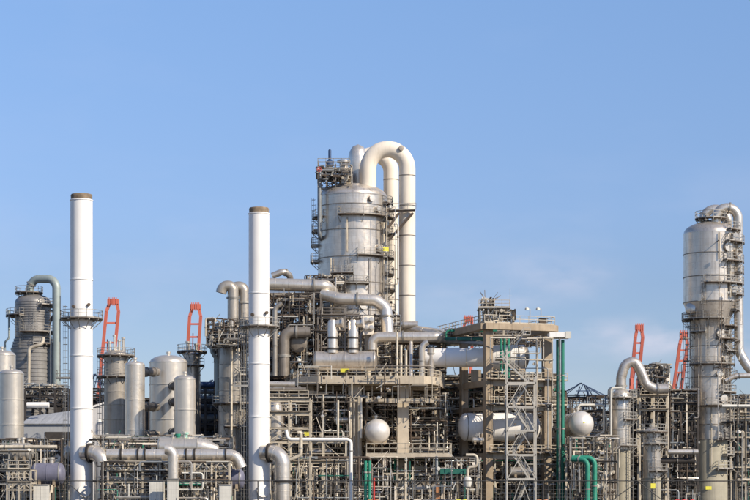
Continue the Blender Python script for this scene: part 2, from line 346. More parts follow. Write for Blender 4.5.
def hvessel(label, p, q, r, m, heads=0.5, group=None, saddles=True, zb=None, bands=2, name='horizontal_vessel', cat='vessel', headm=None, sign=None):
    p = Vector(p); q = Vector(q); d = (q-p); Ln = d.length; d.normalize()
    t = thing(name, label, cat, ((p.x+q.x)/2, (p.y+q.y)/2, min(p.z, q.z)-r-0.6), group)
    mb = MB(); mb.axial(p, d, [(r, 0), (r, Ln)], 36, False); mb.build('shell', m, t)
    for c, s in ((p, -1), (q, 1)):
        mb = MB(); mb.axial(c, d*s, [(r*math.cos(R(a)), r*heads*math.sin(R(a))) for a in range(0, 91, 10)], 36, False); mb.build('head', headm or m, t)
        mb = MB(); mb.axial(c, d*s, [(r-.01, -0.1), (r+0.05, -0.09), (r+0.05, 0.05), (r-.01, 0.06)], 36, False); mb.build('band', 'galvanised', t)
    for i in range(bands):
        c = p+d*Ln*(i+1)/(bands+1); mb = MB(); mb.axial(c, d, [(r-.01, -0.06), (r+0.04, -0.05), (r+0.04, 0.05), (r-.01, 0.06)], 36, False); mb.build('band', m, t)
    if saddles:
        for f in (0.2, 0.8):
            c = p+d*Ln*f; a = d.cross(Vector((0, 0, 1))).normalized(); mb = MB()
            mb.beam(c-a*r*0.85+Vector((0, 0, -r*0.75)), c+a*r*0.85+Vector((0, 0, -r*0.75)), 0.35, r*0.5); mb.beam(c+Vector((0, 0, -r-0.3)), c+Vector((0, 0, -r*0.7)), 0.35, r*1.2)
            mb.build('saddle', 'concrete', t, smooth=False)
    nozzle(t, p+d*Ln*0.35+Vector((0, 0, r)), (0, 0, 1), r*0.16, 0.4); nozzle(t, p+d*Ln*0.65+Vector((0, 0, r)), (0, 0, 1), r*0.2, 0.5)
    return t
def placard(parent, p, w_, h_, face=(0, -1, 0), m='yellow_paint'):
    """yellow plate with a dark numeral-like block row that cannot be read at this size"""
    n = Vector(face).normalized(); a = Vector((-n.y, n.x, 0)).normalized(); p = Vector(p)
    mb = MB(); mb.beam(p-n*0.02, p+n*0.03, w_, h_); mb.build('placard', m, parent, smooth=False)
def steel_frame(label, px0, px1, pytop, Y0, Y1, levels, bays, m='cream_steel', wd=0.3, brace=0.5, group=None, name='steel_frame', rail=True, seed=1, rows=2, zb=0.0, braces='x'):
    r_ = random.Random(seed); x0, x1 = X(px0, Y0), X(px1, Y0); top = Z(pytop, Y0)
    t = thing(name, label, 'steel frame', ((x0+x1)/2, (Y0+Y1)/2, zb), group)
    xs = [x0+(x1-x0)*i/bays for i in range(bays+1)]; ys = [Y0+(Y1-Y0)*j/(rows-1) for j in range(rows)]
    zs = [Z(l, Y0) for l in levels]; e = 0.003
    for x in xs:
        for y in ys:
            MB().beam((x, y, zb), (x, y, top), wd).build('post', m, t, smooth=False)
    for k, z in enumerate(zs):
        for y in ys:
            for i in range(bays): MB().ibeam((xs[i]+wd/2, y, z), (xs[i+1]-wd/2, y, z), wd*0.7, wd*1.1).build('beam', m, t, smooth=False)
        for x in xs:
            for j in range(rows-1): MB().ibeam((x, ys[j]+wd/2, z), (x, ys[j+1]-wd/2, z), wd*0.6, wd*0.9).build('crossbeam', m, t, smooth=False)
        if rail and k < 2:
            mb = MB(); railing(mb, [(x0+.2, Y0-0.3, z+wd*.56), (x1-.2, Y0-0.3, z+wd*.56)], 1.1, 0.035, 1.6); mb.build('railing', m, t, smooth=False)
            mb = MB(); mb.box(x0-.1, x1+.1, Y0-0.45, Y0+1.0, z+wd*.552, z+wd*.552+0.05); mb.build('walkway', 'brown_steel', t, smooth=False)
        z0 = zs[k+1] if k+1 < len(zs) else zb
        for y in ys:
            for i in range(bays):
                if r_.random() < brace:
                    a, b = (xs[i]+wd/2, xs[i+1]-wd/2) if r_.random() < .5 else (xs[i+1]-wd/2, xs[i]+wd/2)
                    if braces == 'k' or r_.random() < .4:
                        mdl = (a+b)/2
                        MB().beam((a, y, z0+wd*.6), (mdl, y, z-wd*.6), wd*.45).build('brace', m, t, smooth=False); MB().beam((b, y, z0+wd*.6), (mdl, y, z-wd*.6), wd*.45).build('brace', m, t, smooth=False)
                    else: MB().beam((a, y, z0+wd*.6), (b, y, z-wd*.6), wd*.45).build('brace', m, t, smooth=False)
    return t
def walk(r_, bx, r, nseg, vert):
    """one random right-angled pipe inside the box bx=(x0,x1,y0,y1,z0,z1)"""
    p = Vector((r_.uniform(bx[0], bx[1]), r_.uniform(bx[2], bx[3]), r_.uniform(bx[4], bx[5]))); pts = [p.copy()]; ax = 2 if vert else 0
    for k in range(nseg):
        q = pts[-1].copy(); lo, hi = bx[ax*2], bx[ax*2+1]; span = hi-lo
        if ax == 2: q.z = min(max(q.z+r_.choice((-1, 1))*r_.uniform(1.5, max(2, span*0.7)), lo), hi)
        elif ax == 0: q.x = min(max(q.x+r_.choice((-1, 1))*r_.uniform(1.2, min(9, max(1.5, span*0.6))), lo), hi)
        else: q.y = min(max(q.y+r_.choice((-1, 1))*r_.uniform(0.8, 3), lo), hi)
        if (q-pts[-1]).length > r*3 and (len(pts) < 2 or abs((q-pts[-1]).normalized().dot((pts[-1]-pts[-2]).normalized())) < .5): pts.append(q)
        ax = r_.choice([a for a in (0, 2, 2, 1, 0) if a != ax])
    return pts
COLN = {'bright_cladding': 'silver', 'mid_cladding': 'mid grey', 'cladding': 'silver', 'cream_steel': 'cream', 'cream_cladding': 'pale cream', 'dark_green': 'dark green', 'pale_green': 'pale green', 'galvanised': 'grey', 'grey_pipe': 'dark grey', 'dark_steel': 'blackish', 'green_paint': 'green', 'white_paint': 'white', 'cabinet_white': 'white', 'dull_cladding': 'dull grey', 'brown_steel': 'brown', 'green_grey': 'grey-green', 'blue_steel': 'blue'}
CATN = {0: 'thin', 1: 'stout'}
def pipe_zone(where, bx, n_named, n_stuff, palette, seed, rs=(0.07, 0.22), group=None, vert=.55, stufflabel=None, rstuff=(0.035, 0.15)):
    r_ = random.Random(seed); specs = []; n_stuff += int(n_named*.8); n_named = max(2, int(n_named*.27)); rs = (rs[0]*1.25, rs[1]*1.15)
    for i in range(n_named):
        r = r_.uniform(*rs); pts = walk(r_, bx, r, r_.choice((1, 2, 3, 3, 4)), r_.random() < vert)
        if len(pts) < 2: continue
        m = r_.choice(palette); specs.append((sum(p.x for p in pts)/len(pts), r, pts, m, r_.random()))
    specs.sort(key=lambda s: s[0]); cnt = {}
    for (x, r, pts, m, u) in specs:
        k = (COLN[m], r > (rs[0]+rs[1])/2); cnt[k] = cnt.get(k, 0)+1
    idx = {}
    for (x, r, pts, m, u) in specs:
        k = (COLN[m], r > (rs[0]+rs[1])/2); i = idx.get(k, 0); idx[k] = i+1
        lab = f"{'stout' if k[1] else 'thin'} {k[0]} pipe {where}, {ordw(i)} from left"
        if cnt[k] == 1: lab = f"only {'stout' if k[1] else 'thin'} {k[0]} pipe {where}"
        pipe(lab, pts, r, m, fl=(0.2, 0.7) if u < .45 else (), seg=8, group=group, valves=(0.45,) if u > .8 else ())
    if n_stuff:
        pal = sorted(set(palette)); mb = MB(); wts = [palette.index(q) if 0 else pal.index(q) for q in palette]
        for i in range(n_stuff):
            r = r_.uniform(*rstuff); mb.mi = r_.choice(wts); mb.tube(walk(r_, bx, r, r_.choice((1, 2, 3, 4, 5)), r_.random() < vert), r, 5, r*2.5, 2)
            if r_.random() < .22:   # slanting stays and short ladders
                c = Vector((r_.uniform(bx[0], bx[1]), r_.uniform(bx[2], bx[3]), r_.uniform(bx[4], bx[5]))); d = Vector((r_.uniform(-2.5, 2.5), 0, r_.uniform(1, 3))); mb.beam(c-d*.5, c+d*.5, r_.uniform(.05, .12))
            if r_.random() < .7:   # small fittings
                c = Vector((r_.uniform(bx[0], bx[1]), r_.uniform(bx[2], bx[3]), r_.uniform(bx[4], bx[5]))); d = r_.choice((Vector((1, 0, 0)), Vector((0, 0, 1)), Vector((0, 1, 0)))); q = r_.uniform(.1, .3)
                mb.axial(c, d, [(q*.3, -q), (q, -q*.9), (q, -q*.6), (q*.6, -q*.5), (q*.7, q*.5), (q, q*.6), (q, q*.9), (q*.3, q)], 8)
        o = mb.build('small_bore_pipework', pal, None, loc=((bx[0]+bx[1])/2, (bx[2]+bx[3])/2, bx[4]))
        tag(o, stufflabel or f'dense tangle of small pipes and fittings {where}', 'pipework', None, 'stuff')
def zbox(px0, px1, py0, py1, Y0, Y1):
    Ym = (Y0+Y1)/2; return (X(px0, Ym), X(px1, Ym), Y0, Y1, Z(py1, Ym) if py1 < 500 else 0.3, Z(py0, Ym))

# ================================================================ THE SETTING
mb = MB(); n = 40
mb.add([(-9000, -600, 0), (9000, -600, 0), (9000, 12000, 0), (-9000, 12000, 0)], [(0, 1, 2, 3)])
tag(mb.build('ground', 'ground', smooth=False), kind='structure')
mb = MB(); mb.add([(-400, 136, .004), (400, 136, .004), (400, 146, .004), (-400, 146, .004)], [(0, 1, 2, 3)])
tag(mb.build('road', 'road', smooth=False), kind='structure')
mb = MB(); mb.box(-400, 400, 146, 146.2, 0, .13); tag(mb.build('kerb', 'pale_concrete', smooth=False), kind='structure')
mb = MB(); mb.box(-150, 150, 262, 430, 0.0, 0.05); tag(mb.build('plant_paving', 'road', smooth=False), kind='structure')

# perimeter fence in the foreground, only its dark top edge reaches the picture
FY = 118.0; fz = Z(481, FY); fx0, fx1 = X(-40, FY), X(790, FY)
t = thing('perimeter_fence', 'dark wire perimeter fence running across the whole foreground', 'fence', (0, FY, 0))
MB().cyl((fx0, FY, fz), (fx1, FY, fz), 0.03, 6).build('top_rail', 'fence_dark', t)
pxs = [-30, 67, 163, 258, 353, 448, 543, 638, 733]
for px in pxs:
    MB().cyl((X(px, FY), FY, 0), (X(px, FY), FY, fz+0.02), 0.035, 8).build('fence_post', 'fence_dark', t)
for px, dx in ((67, 24), (638, -30), (638, 28)):
    MB().cyl((X(px, FY), FY-.06, fz-0.05), (X(px+dx, FY), FY-.06, fz-1.3), 0.028, 6).build('brace', 'fence_dark', t)
mb = MB(); x = fx0
while x < fx1:
    mb.beam((x, FY+.03, 0.05), (x, FY+.03, fz), 0.006); x += 0.28
for k in range(14): mb.beam((fx0, FY+.03, 0.1+k*.22), (fx1, FY+.03, 0.1+k*.22), 0.006)
tag(mb.build('wire_mesh', 'galvanised', t, smooth=False), kind='stuff')

# ================================================================ STACKS
def stack(px, pytop, pyplat, Y, rpx, label, signpx):
    x = X(px, Y); r = S(rpx, Y); top = Z(pytop, Y); t = thing('chimney_stack', label, 'chimney', (x, Y, 0))
    seams = [Z(pytop+7, Y), Z(pytop+86, Y), Z(pyplat+37, Y), Z(pyplat+90, Y)]
    column_shell(t, x, Y, [(r*1.02, 0), (r, 12), (r*0.99, top-S(7, Y))], 'white_paint', seams[1:], 48, ringm='white_paint')
    mb = MB(); mb.axial((x, Y, 0), (0, 0, 1), [(r*.98, top-S(7.2, Y)), (r*1.04, top-S(6.8, Y)), (r*1.04, top-S(6, Y)), (r*.97, top-S(5.6, Y))], 48, False); mb.build('collar', 'white_paint', t)
    mb = MB(); mb.axial((x, Y, 0), (0, 0, 1), [(r*.93, top-S(7, Y)), (r*.96, top-S(1.5, Y)), (r*.9, top-S(.4, Y)), (r*.7, top), (r*.66, top-.6)], 40, False); mb.build('rim', 'soot', t)
    MB().axial((x, Y, 0), (0, 0, 1), [(r*.66, top-1.2), (r*.5, top-.61)], 30).build('flue_liner', 'black', t)
    zp = Z(pyplat, Y); ring_platform(t, x, Y, zp, r, 1.45, -180, 180, rail='galvanised')
    ladder(t, x-r-0.28, Y-.1, 0.3, zp+1, -80); ladder(t, x-r-1.5, Y+.2, Z(pyplat+62, Y), zp, -90, False)
    mb = MB(); z = Z(pyplat+60, Y); mb.box(x-r-2.0, x-r, Y-.8, Y+.6, z, z+.1); mb.build('rest_platform', 'galvanised', t, smooth=False)
    mb = MB(); railing(mb, [(x-r, Y-.75, z+.1), (x-r-1.95, Y-.75, z+.1), (x-r-1.95, Y+.55, z+.1)]); mb.build('railing', 'galvanised', t, smooth=False)
    for dx, dz in ((-.25, 1.6), (.35, 1.9)):
        nozzle(t, (x+dx*r*2, Y-r*math.cos(math.asin(abs(dx*2)))+.05, zp+dz), (dx, -1, 0), 0.16, .25, 'brown_steel')
    mb = MB(); mb.cyl((x-r-1.3, Y-.9, zp), (x-r-1.3, Y-.9, zp+3.2), .05, 6); mb.build('lightning_rod', 'dark_steel', t)
    placard(t, (X(signpx, Y), Y-r*.86, Z(470, Y)), S(6, Y), S(3.5, Y), (0.45, -1, 0))
    mb = MB(); mb.axial((X(px+4, Y), Y-r*.9, Z(491, Y)), (0.35, -1, 0), [(.75, -.3), (.75, .25), (.9, .25), (.9, .4), (.1, .45)], 20); mb.build('manhole', 'white_paint', t)
    MB().axial((x, Y, 0), (0, 0, 1), [(r*1.35, 0), (r*1.35, .6), (r*1.03, .61)], 40).build('footing', 'concrete', t)
    return x, r
s1x, s1r = stack(81.5, 194, 319, 285, 11.2, 'left white chimney stack with soot-stained rim, ring platform beside a bottle shaped column', 84)
s2x, s2r = stack(259, 207.5, 327, 285, 10.4, 'centre white chimney stack with sooty rim standing left of the tallest tower', 262)
def duct(px, label):
    Y = 284
    o = pipe(label, [P(px, 453, Y), P(px+20.5, 453, Y-1), (X(px+20.5, Y), Y-1, .2)], S(8, Y), 'bright_cladding', (0.10, 0.55), S(12, Y), 26, seams=6, flm='dark_steel', name='flue_duct', cat='duct')
duct(82.5, 'fat silver elbow duct leaving the left white chimney and dropping to ground')
duct(262, 'fat silver elbow duct leaving the centre white chimney and dropping to ground')
pipe('silver elbow duct rising from a dark vessel into left side of the left white chimney', [P(54, 480, 287), P(57, 464, 287), P(72, 450, 287)], S(7.5, 287), 'bright_cladding', (.25, .7), S(9, 287), 24, name='flue_duct', cat='duct', flm='dark_steel')

# ================================================================ VERTICAL VESSELS ON THE LEFT
def vessel(px, pytop, Y, rpx, label, m='pale_vessel', bandsp=(), plat=None, group=None, headh=.42, skirt=None, nozz=True, zb=0):
    x = X(px, Y); r = S(rpx, Y); top = Z(pytop, Y); t = thing('vertical_vessel', label, 'vessel', (x, Y, zb), group); hz = top-r*headh
    column_shell(t, x, Y, [(r, zb), (r, hz)], m, [Z(b, Y) for b in bandsp], 40, ringm=m)
    mb = MB(); mb.axial((x, Y, 0), (0, 0, 1), dome(r, hz, r*headh), 40, True); mb.build('head', m, t)
    MB().axial((x, Y, 0), (0, 0, 1), [(r-.02, hz-.05), (r+.05, hz-.04), (r+.05, hz+.05), (r-.02, hz+.06)], 40, False).build('head_seam', m, t)
    if skirt: MB().axial((x, Y, 0), (0, 0, 1), [(r+.05, zb), (r+.05, Z(skirt, Y))], 40, False).build('skirt', 'olive_skirt', t)
    if nozz: nozzle(t, (x, Y, top-.05), (0, 0, 1), .22, .25)
    if plat:
        for (py, a0, a1) in plat: ring_platform(t, x, Y, Z(py, Y), r, 1.1, a0, a1)
    return t, x, r
vessel(2, 350, 309, 13.5, 'pale domed vessel at the far left edge behind a shorter front one', bandsp=(395, 430))
vessel(11.5, 369, 303, 12.3, 'shorter pale domed vessel at left edge in front of the taller one', bandsp=(400, 425))
vessel(135, 361, 295, 9.8, 'slim silver vessel left of the widest domed one in the left group', 'bright_cladding', (400, 430))
vessel(168.5, 355, 306, 18.8, 'widest silver domed vessel of the left group, between two slimmer ones', bandsp=(385, 420))
vessel(185, 375, 289.5, 10.8, 'slim pale vessel in front right of the widest domed vessel', bandsp=(410,))
tt, x, r = vessel(116, 350, 315, 12.0, 'dull clad column with crowded top platform in front of a red crane', 'mid_cladding', (375, 392, 405, 420), [(377, -110, 100), (356, -160, 170)])
for i, (dx, h) in enumerate(((-.9, 1.2), (-.2, 2.2), (.5, 1.5), (1.1, 1.9))): nozzle(tt, (x+dx, 315-.6+i*.3, Z(351, 315)), (0, 0, 1), .2, h)
ladder(tt, x-r-.3, 315, 0, Z(356, 315), -85)
tt, x, r = vessel(192, 352, 331, 8.5, 'column with small railed top platform behind the slim front vessels', 'cladding', (375, 400), [(352, -170, 180), (366, -120, 60)])
nozzle(tt, (x-.6, 330, Z(352, 331)), (0, 0, 1), .3, 1.4, 'bright_cladding'); nozzle(tt, (x+.8, 330, Z(352, 331)), (0, 0, 1), .25, 1.0, 'cream_steel')
for i, (py, a) in enumerate(((372, 0), (407, 0), (435, 0))):
    pipe(f"short flanged connecting pipe between slim and widest vessels, {('top', 'middle', 'lowest')[i]} one", [P(142, py, 298), P(157, py, 302)], S(4.2, 300), 'dull_cladding', (.25, .75), seg=16, group='flanged connectors between the left vessels')
for i, py in enumerate((386, 402, 432)):
    pipe(f"short connector behind the slim front vessel, {('top', 'middle', 'lowest')[i]} one of three", [P(172, py, 302.6), P(179, py, 291)], S(4, 300), 'dark_steel', (.3,), seg=14, group='connectors behind the slim front vessel')

# bottle shaped column
Y = 372; x = X(33, Y)
t = thing('bottle_column', 'dark ribbed bottle-shaped column with wide lower body at far left', 'column', (x, Y, 0))
def ribs(r0, z0, r1, z1, n):
    o = []
    for i in range(n):
        a = z0+(z1-z0)*i/n; b = z0+(z1-z0)*(i+1)/n; ra = r0+(r1-r0)*i/n; rb = r0+(r1-r0)*(i+1)/n
        o += [(ra+.05, a), (ra+.05, a+(b-a)*.55), (ra-.05, a+(b-a)*.62), (rb-.05, b-.02)]
    return o
rw, rn = S(21.8, Y), S(17.8, Y)
for nm, pr in (('lower_shell', ribs(rw, 0, rw, Z(350, Y), 42)), ('shoulder', ribs(rw, Z(350, Y), rn, Z(338, Y), 4)), ('upper_shell', ribs(rn, Z(338, Y), rn, Z(303, Y), 14))):
    MB().axial((x, Y, 0), (0, 0, 1), pr, 40).build(nm, 'bottle_cladding', t)
MB().axial((x, Y, 0), (0, 0, 1), dome(rn+.03, Z(303, Y), S(9, Y)), 40).build('head', 'bottle_cladding', t)
ring_platform(t, x-S(4, Y), Y, Z(293, Y), S(4, Y), S(10, Y), -180, 180); ring_platform(t, x, Y, Z(316, Y), rn, 1.7, -150, -20); ring_platform(t, x, Y, Z(333, Y), rn, 1.6, -20, 110); ring_platform(t, x, Y, Z(306, Y), rn, 1.3, 30, 120); ring_platform(t, x, Y, Z(345, Y), rn+.3, 1.3, 10, 100)
ladder(t, x+S(5, Y), Y-rn-.3, Z(333, Y), Z(316, Y), 15); ladder(t, x-rn*.6, Y-rn-.2, Z(350, Y), Z(316, Y), -40)
pipe('grey-green overhead line arching from the bottle-shaped column top down to a rack', [P(30, 296, Y-1), P(30, 279, Y-1), P(56.5, 279, Y-3), P(56.5, 395, Y-3)], S(4.1, Y), 'green_grey', (.08,), S(10, Y), 20, name='overhead_line')
pipe('cream pipe stepping down the front of the bottle-shaped column', [P(43, 338, 366), P(43, 344, 365), P(29, 348, 365), P(28.5, 396, 365)], S(1.8, Y), 'cream_steel', (), seg=10)
pipe('thin grey pipe hugging left flank of the bottle-shaped column', [P(9, 310, 370), P(9, 338, 370), P(5, 342, 370), P(5, 395, 370)], S(1, Y), 'green_grey', (), seg=8)
pipe('thin grey pipe between the bottle-shaped column and its overhead line', [P(50, 330, 369), P(51, 345, 369), P(51, 395, 369)], S(1.2, Y), 'grey_pipe', (), seg=8)
mb = MB(); 
for a, b in (((49, 311), (56, 311)), ((49, 321), (56, 311)), ((49, 326), (55, 313))): mb.beam(P(*a, 369), P(*b, 369), .25)
mb.build('pipe_bracket', 'dark_steel', t, smooth=False)

# warehouse
t = thing('warehouse', 'low pale warehouse with grey sloping roof behind the left white chimney', 'building', (X(70, 335), 335, 0))
def quad(mb, a, b, c, d, th=0.25):
    n_ = (b-a).cross(c-a).normalized()*th; mb.add([a, b, c, d, a-n_, b-n_, c-n_, d-n_], [(0, 1, 2, 3), (7, 6, 5, 4), (0, 4, 5, 1), (1, 5, 6, 2), (2, 6, 7, 3), (3, 7, 4, 0)])
xa, xb, xc = X(22, 330), X(92, 330), X(110, 330); zr, ze, zf = Z(403, 330), Z(417, 330), Z(417, 330)
k = MB(); k.prism([(xa, 330), (xb, 330), (xb, 345), (xa, 345)], 0, Z(424, 330)); k.build('wall', 'roof_panel', t, smooth=False)
for i in range(12):
    u0, u1 = xa+(xb-xa)*i/12, xa+(xb-xa)*(i+1)/12-.03
    k = MB(); quad(k, Vector((u0, 329.6, Z(424, 330)+.05)), Vector((u1, 329.6, Z(424, 330)+.05)), Vector((u1, 338, Z(414-(i+1)*.75, 330))), Vector((u0, 338, Z(414-i*.75, 330))), .12); k.build('roof_sheet', 'roof_panel', t, smooth=False)
k = MB(); k.add([(xb+.02, 328, 0), (xc, 328, 0), (xc, 328, Z(402, 328)), (xb+.02, 328, Z(409, 328)), (xb+.02, 345, 0), (xc, 345, 0), (xc, 345, Z(402, 328)), (xb+.02, 345, Z(409, 328))],
                   [(0, 1, 2, 3), (5, 4, 7, 6), (1, 5, 6, 2), (4, 0, 3, 7), (3, 2, 6, 7), (0, 4, 5, 1)]); k.build('gable_wall', 'wall_panel', t, smooth=False)
k = MB(); k.beam((xb-.2, 327.9, Z(409, 328)+.15), (xc+.3, 327.9, Z(402, 328)+.15), .5, .3); k.build('roof_trim', 'white_paint', t, smooth=False)
k = MB(); k.box(xb+.02, xc+.3, 327.8, 328-.003, Z(437, 328)-.4, Z(437, 328)); k.build('gutter', 'dark_steel', t, smooth=False)
k = MB(); k.box(X(45, 330), X(75, 330), 329.9, 329.995, .1, Z(432, 330)); k.build('roller_door', 'dark_steel', t, smooth=False)
o = pipe('white horizontal drum lying on the warehouse roof beside the vessels', [P(27, 405, 333), P(49, 405, 333)], S(2.7, 333), 'white_paint', (), seg=14, name='roof_drum', cat='drum')

# container cranes far behind
def crane(px, py, Yc, lean, h, label, w0=10.0, wt=9):
    t = thing('container_crane', label, 'crane', (X(px+lean, Yc), Yc, 0), 'red container cranes in the harbour beyond')
    k = S(1, Yc); x0 = X(px, Yc)-S(w0*.55, Yc); x1 = X(px, Yc)+S(w0*.55, Yc); top = Z(py, Yc); zb = Z(py+h, Yc); dl = S(lean, Yc); q = S(2.9, Yc)
    for sx, e in ((x0, .0), (x1, 0.0)):
        MB().beam((sx+dl, Yc, zb), (sx+(dl*.06), Yc-8, top-S(9, Yc)), q, q*1.2).build('boom_girder', 'crane_red', t, smooth=False)
        xm = (x0+x1)/2; MB().beam((sx+(dl*.06), Yc-8, top-S(9, Yc)), (xm+(sx-xm)*.62, Yc-8, top-q*.5), q, q).build('boom_tip', 'crane_red', t, smooth=False)
    k = MB(); k.box(xm+(x0-xm)*.62-q*.6, xm+(x1-xm)*.62+q*.6, Yc-10, Yc-6, top-q*.6, top+q*1.1); k.build('boom_head', 'crane_red', t, smooth=False)
    k = MB()
    for i in range(5): xx = xm+(i-2)*q*.62; k.box(xx-q*.16, xx+q*.16, Yc-10.3, Yc-10.02, top-q*1.2, top+q*1.6)
    k.build('rib', 'crane_red', t, smooth=False)
    for f in (.35, .62, .86):
        z = zb+(top-S(9, Yc)-zb)*f; dx = dl*(1-f*.94); MB().beam((x0+dx+q*.5, Yc-8*f, z), (x1+dx-q*.5, Yc-8*f, z), q*.8, q*.6).build('cross_tie', 'crane_red', t, smooth=False)
    for sx in (x0, x1):
        for dy in (-12, 14): MB().beam((sx+dl, Yc+dy, 0), (sx+dl, Yc+dy*.3, zb+.5), q*.9).build('leg', 'crane_red', t, smooth=False)
    MB().beam((x0+dl-2, Yc, zb*.9), (x1+dl+2, Yc, zb*.9), q, q).build('portal_beam', 'crane_red', t, smooth=False)
    for s in (-1, 1): MB().beam((x0+dl, Yc+40, zb*.6), ((x0+x1)/2+dl*.7, Yc, zb+(top-zb)*.3*(1.5+s*.5)), q*.35).build('stay', 'crane_red', t, smooth=False)
crane(114.5, 303.5, 1500, -10, 90, 'red crane boom raised behind the crowded dull column near the left chimney', 11)
crane(196.5, 308.5, 1500, -5, 62, 'red crane boom raised between the left vessels and the centre chimney', 10)
crane(638, 329, 1700, -3, 50, 'smaller red crane boom raised above the S-bent silver pipe', 6.6)
crane(682.5, 336, 1650, -5, 52, 'red crane boom partly hidden behind the far right tower', 7)
crane(468, 321, 1650, -2, 40, 'red crane top peeping over the left side of the concrete frame', 9)
# blue crane lattices
def blue(px, py, Yc, spread, label):
    t = thing('lattice_crane', label, 'crane', (X(px, Yc), Yc, 0)); top = P(px, py, Yc)
    for i, (dx, dy) in enumerate(((-1, 16), (-.6, 30), (.5, 34), (1, 14), (1.5, 26), (-1.4, 26), (.2, 12), (-.3, 20), (1.2, 20), (.8, 30), (-.8, 10))):
        MB().beam(top+Vector((S((i*3 % 7)-3, Yc)*1.1, 0, -S((i*2) % 5, Yc)*.9)), P(px+dx*spread, py+dy, Yc+i*2), S(.55+.12*(i % 4), Yc)).build('strut', 'blue_steel', t, smooth=False)
    for dy in (8, 15): MB().beam(P(px-spread*dy/30, py+dy, Yc), P(px+spread*dy/22, py+dy, Yc), S(.9, Yc)).build('tie', 'blue_steel', t, smooth=False)
    for s in (-.6, .5): MB().beam(P(px+s*spread, py+28, Yc), (X(px+s*spread, Yc), Yc, 0), S(1.5, Yc)).build('leg', 'blue_steel', t, smooth=False)
blue(583, 383, 1300, 25, 'dark blue lattice crane spread behind the round-ended vessel on the right')
blue(97, 374, 1300, 10, 'blue lattice crane low behind the left white chimney')
blue(214, 380, 1300, 14, 'blue lattice crane low behind the pale vessels near the centre column')

mat('slate_paint', (0.17, 0.17, 0.225), 0.45, 0.1, 0.12, 0.8, 0.3)
# ================================================================ FRONT LEFT PIPE RACK (Y 268-280)
steel_frame('cream steel pipe rack under the long silver header at lower left', 108, 229, 461, 270, 276, [461, 471, 482], 7, 'cream_steel', .22, .5, seed=4, rail=False)
pipe('long silver header pipe resting on the cream rack at lower left', [P(107, 455, 273), P(222, 455, 273), P(236, 455, 273), P(241.5, 468, 273)], S(5.6, 273), 'bright_cladding', (.1, .22, .27, .56, .62, .84), S(12, 273), 22, seams=9, name='header_pipe', flm='dark_steel')
pipe('silver pipe dropping from the long header in front of the rack', [P(165, 449, 268), P(173, 449, 268), (X(173, 268), 268, .3)], S(5.4, 268), 'bright_cladding', (.5,), S(8, 268), 20)
mb = MB(); Y = 281
t = hvessel('silver drum with conical right end lying behind the header pipe', P(160, 447, Y), P(198, 447, Y), S(9.5, Y), 'pale_vessel', .3)
mb = MB(); mb.axial(P(198.2, 447, Y), (1, 0, -.12), [(S(9.6, Y), 0), (S(9.2, Y), S(6, Y)), (S(4, Y), S(20, Y)), (.3, S(21, Y))], 32); mb.build('cone', 'bright_cladding', t)
nozzle(t, P(178, 438, Y), (0, 0, 1), .3, .3, 'green_paint'); nozzle(t, P(186, 438, Y), (0, 0, 1), .25, .5, 'pale_green')
pipe('white horizontal pipe at knee height of the left edge vessels', [P(-8, 447, 275), P(57, 447, 275)], S(1.9, 275), 'cream_steel', (.2, .5), seg=12)
t = hvessel('dark blue-grey domed drum low beside the left white chimney', P(36, 474, 281), P(60, 474, 281), S(11, 281), 'slate_paint', .5, bands=1)
t = hvessel('pale drum with conical lid behind the valves at left edge', P(14, 452, 284), P(28, 452, 284), S(9, 284), 'pale_vessel', .7, bands=1)
steel_frame('small cream platform frame at the bottom left corner', 7, 31, 470, 262, 266, [470, 483, 490], 2, 'cream_steel', .2, .6, seed=9)
steel_frame('cream steel frame round the valves at the left edge', -12, 30, 452, 277, 283, [452, 470, 484], 2, 'galvanised', .18, .4, seed=10)
def cabinet(px0, px1, py0, Y, label):
    t = thing('instrument_cabinet', label, 'cabinet', (X((px0+px1)/2, Y), Y, 0)); x0, x1, z = X(px0, Y), X(px1, Y), Z(py0, Y)
    k = MB(); k.box(x0, x1, Y, Y+1.2, .1, z); k.build('housing', 'cabinet_white', t, smooth=False)
    n_ = max(1, round((x1-x0)/1.2)); w_ = (x1-x0)/n_
    for i in range(n_):
        k = MB(); k.box(x0+i*w_+.05, x0+(i+1)*w_-.05, Y-.04, Y-.003, .35, z-.2); d = k.build('door', 'cabinet_white', t, smooth=False)
        k = MB(); k.box(x0+(i+1)*w_-.2, x0+(i+1)*w_-.14, Y-.1, Y-.041, z*.5, z*.5+.3); k.build('handle', 'dark_steel', d, smooth=False)
    k = MB(); k.box(x0-.1, x1+.1, Y-.15, Y+1.3, z, z+.08); k.build('lid', 'galvanised', t, smooth=False)
hvessel('dark blue-grey drum below the end elbow of the long header', P(226, 479, 275), P(240, 479, 275), S(10, 275), 'slate_paint', .5, bands=1)
cabinet(167, 178, 479, 264, 'white cabinet in front of the cream rack under the dropping silver pipe')
cabinet(219, 231, 485, 264, 'white cabinet at the right end of the cream rack')
cabinet(33, 48, 485, 264, 'white cabinet near the bottom left corner below the dark drum')
cabinet(149, 164, 481, 267, 'grey-white cabinet left of the dropping silver pipe')
def lamp(px, py, Y, label, zb=0):
    p = P(px, py, Y); t = thing('lamp_post', label, 'lamp', (p.x, p.y, zb)); MB().cyl((p.x, p.y, zb), p, .07, 8).build('pole', 'galvanised', t)
    MB().beam(p, p+Vector((-.5, -.2, .1)), .06).build('arm', 'galvanised', t, smooth=False)
    k = MB(); k.axial(p+Vector((-.5, -.2, .25)), (0, 0, -1), [(.06, 0), (.3, .15), (.34, .45), (.2, .46)], 12); k.build('lamp_head', 'cabinet_white', t)
lamp(103, 421, 268, 'lamp post standing in front of the pale warehouse gable')
lamp(742, 432, 300, 'lamp post right of the far right tower, above the white rails')
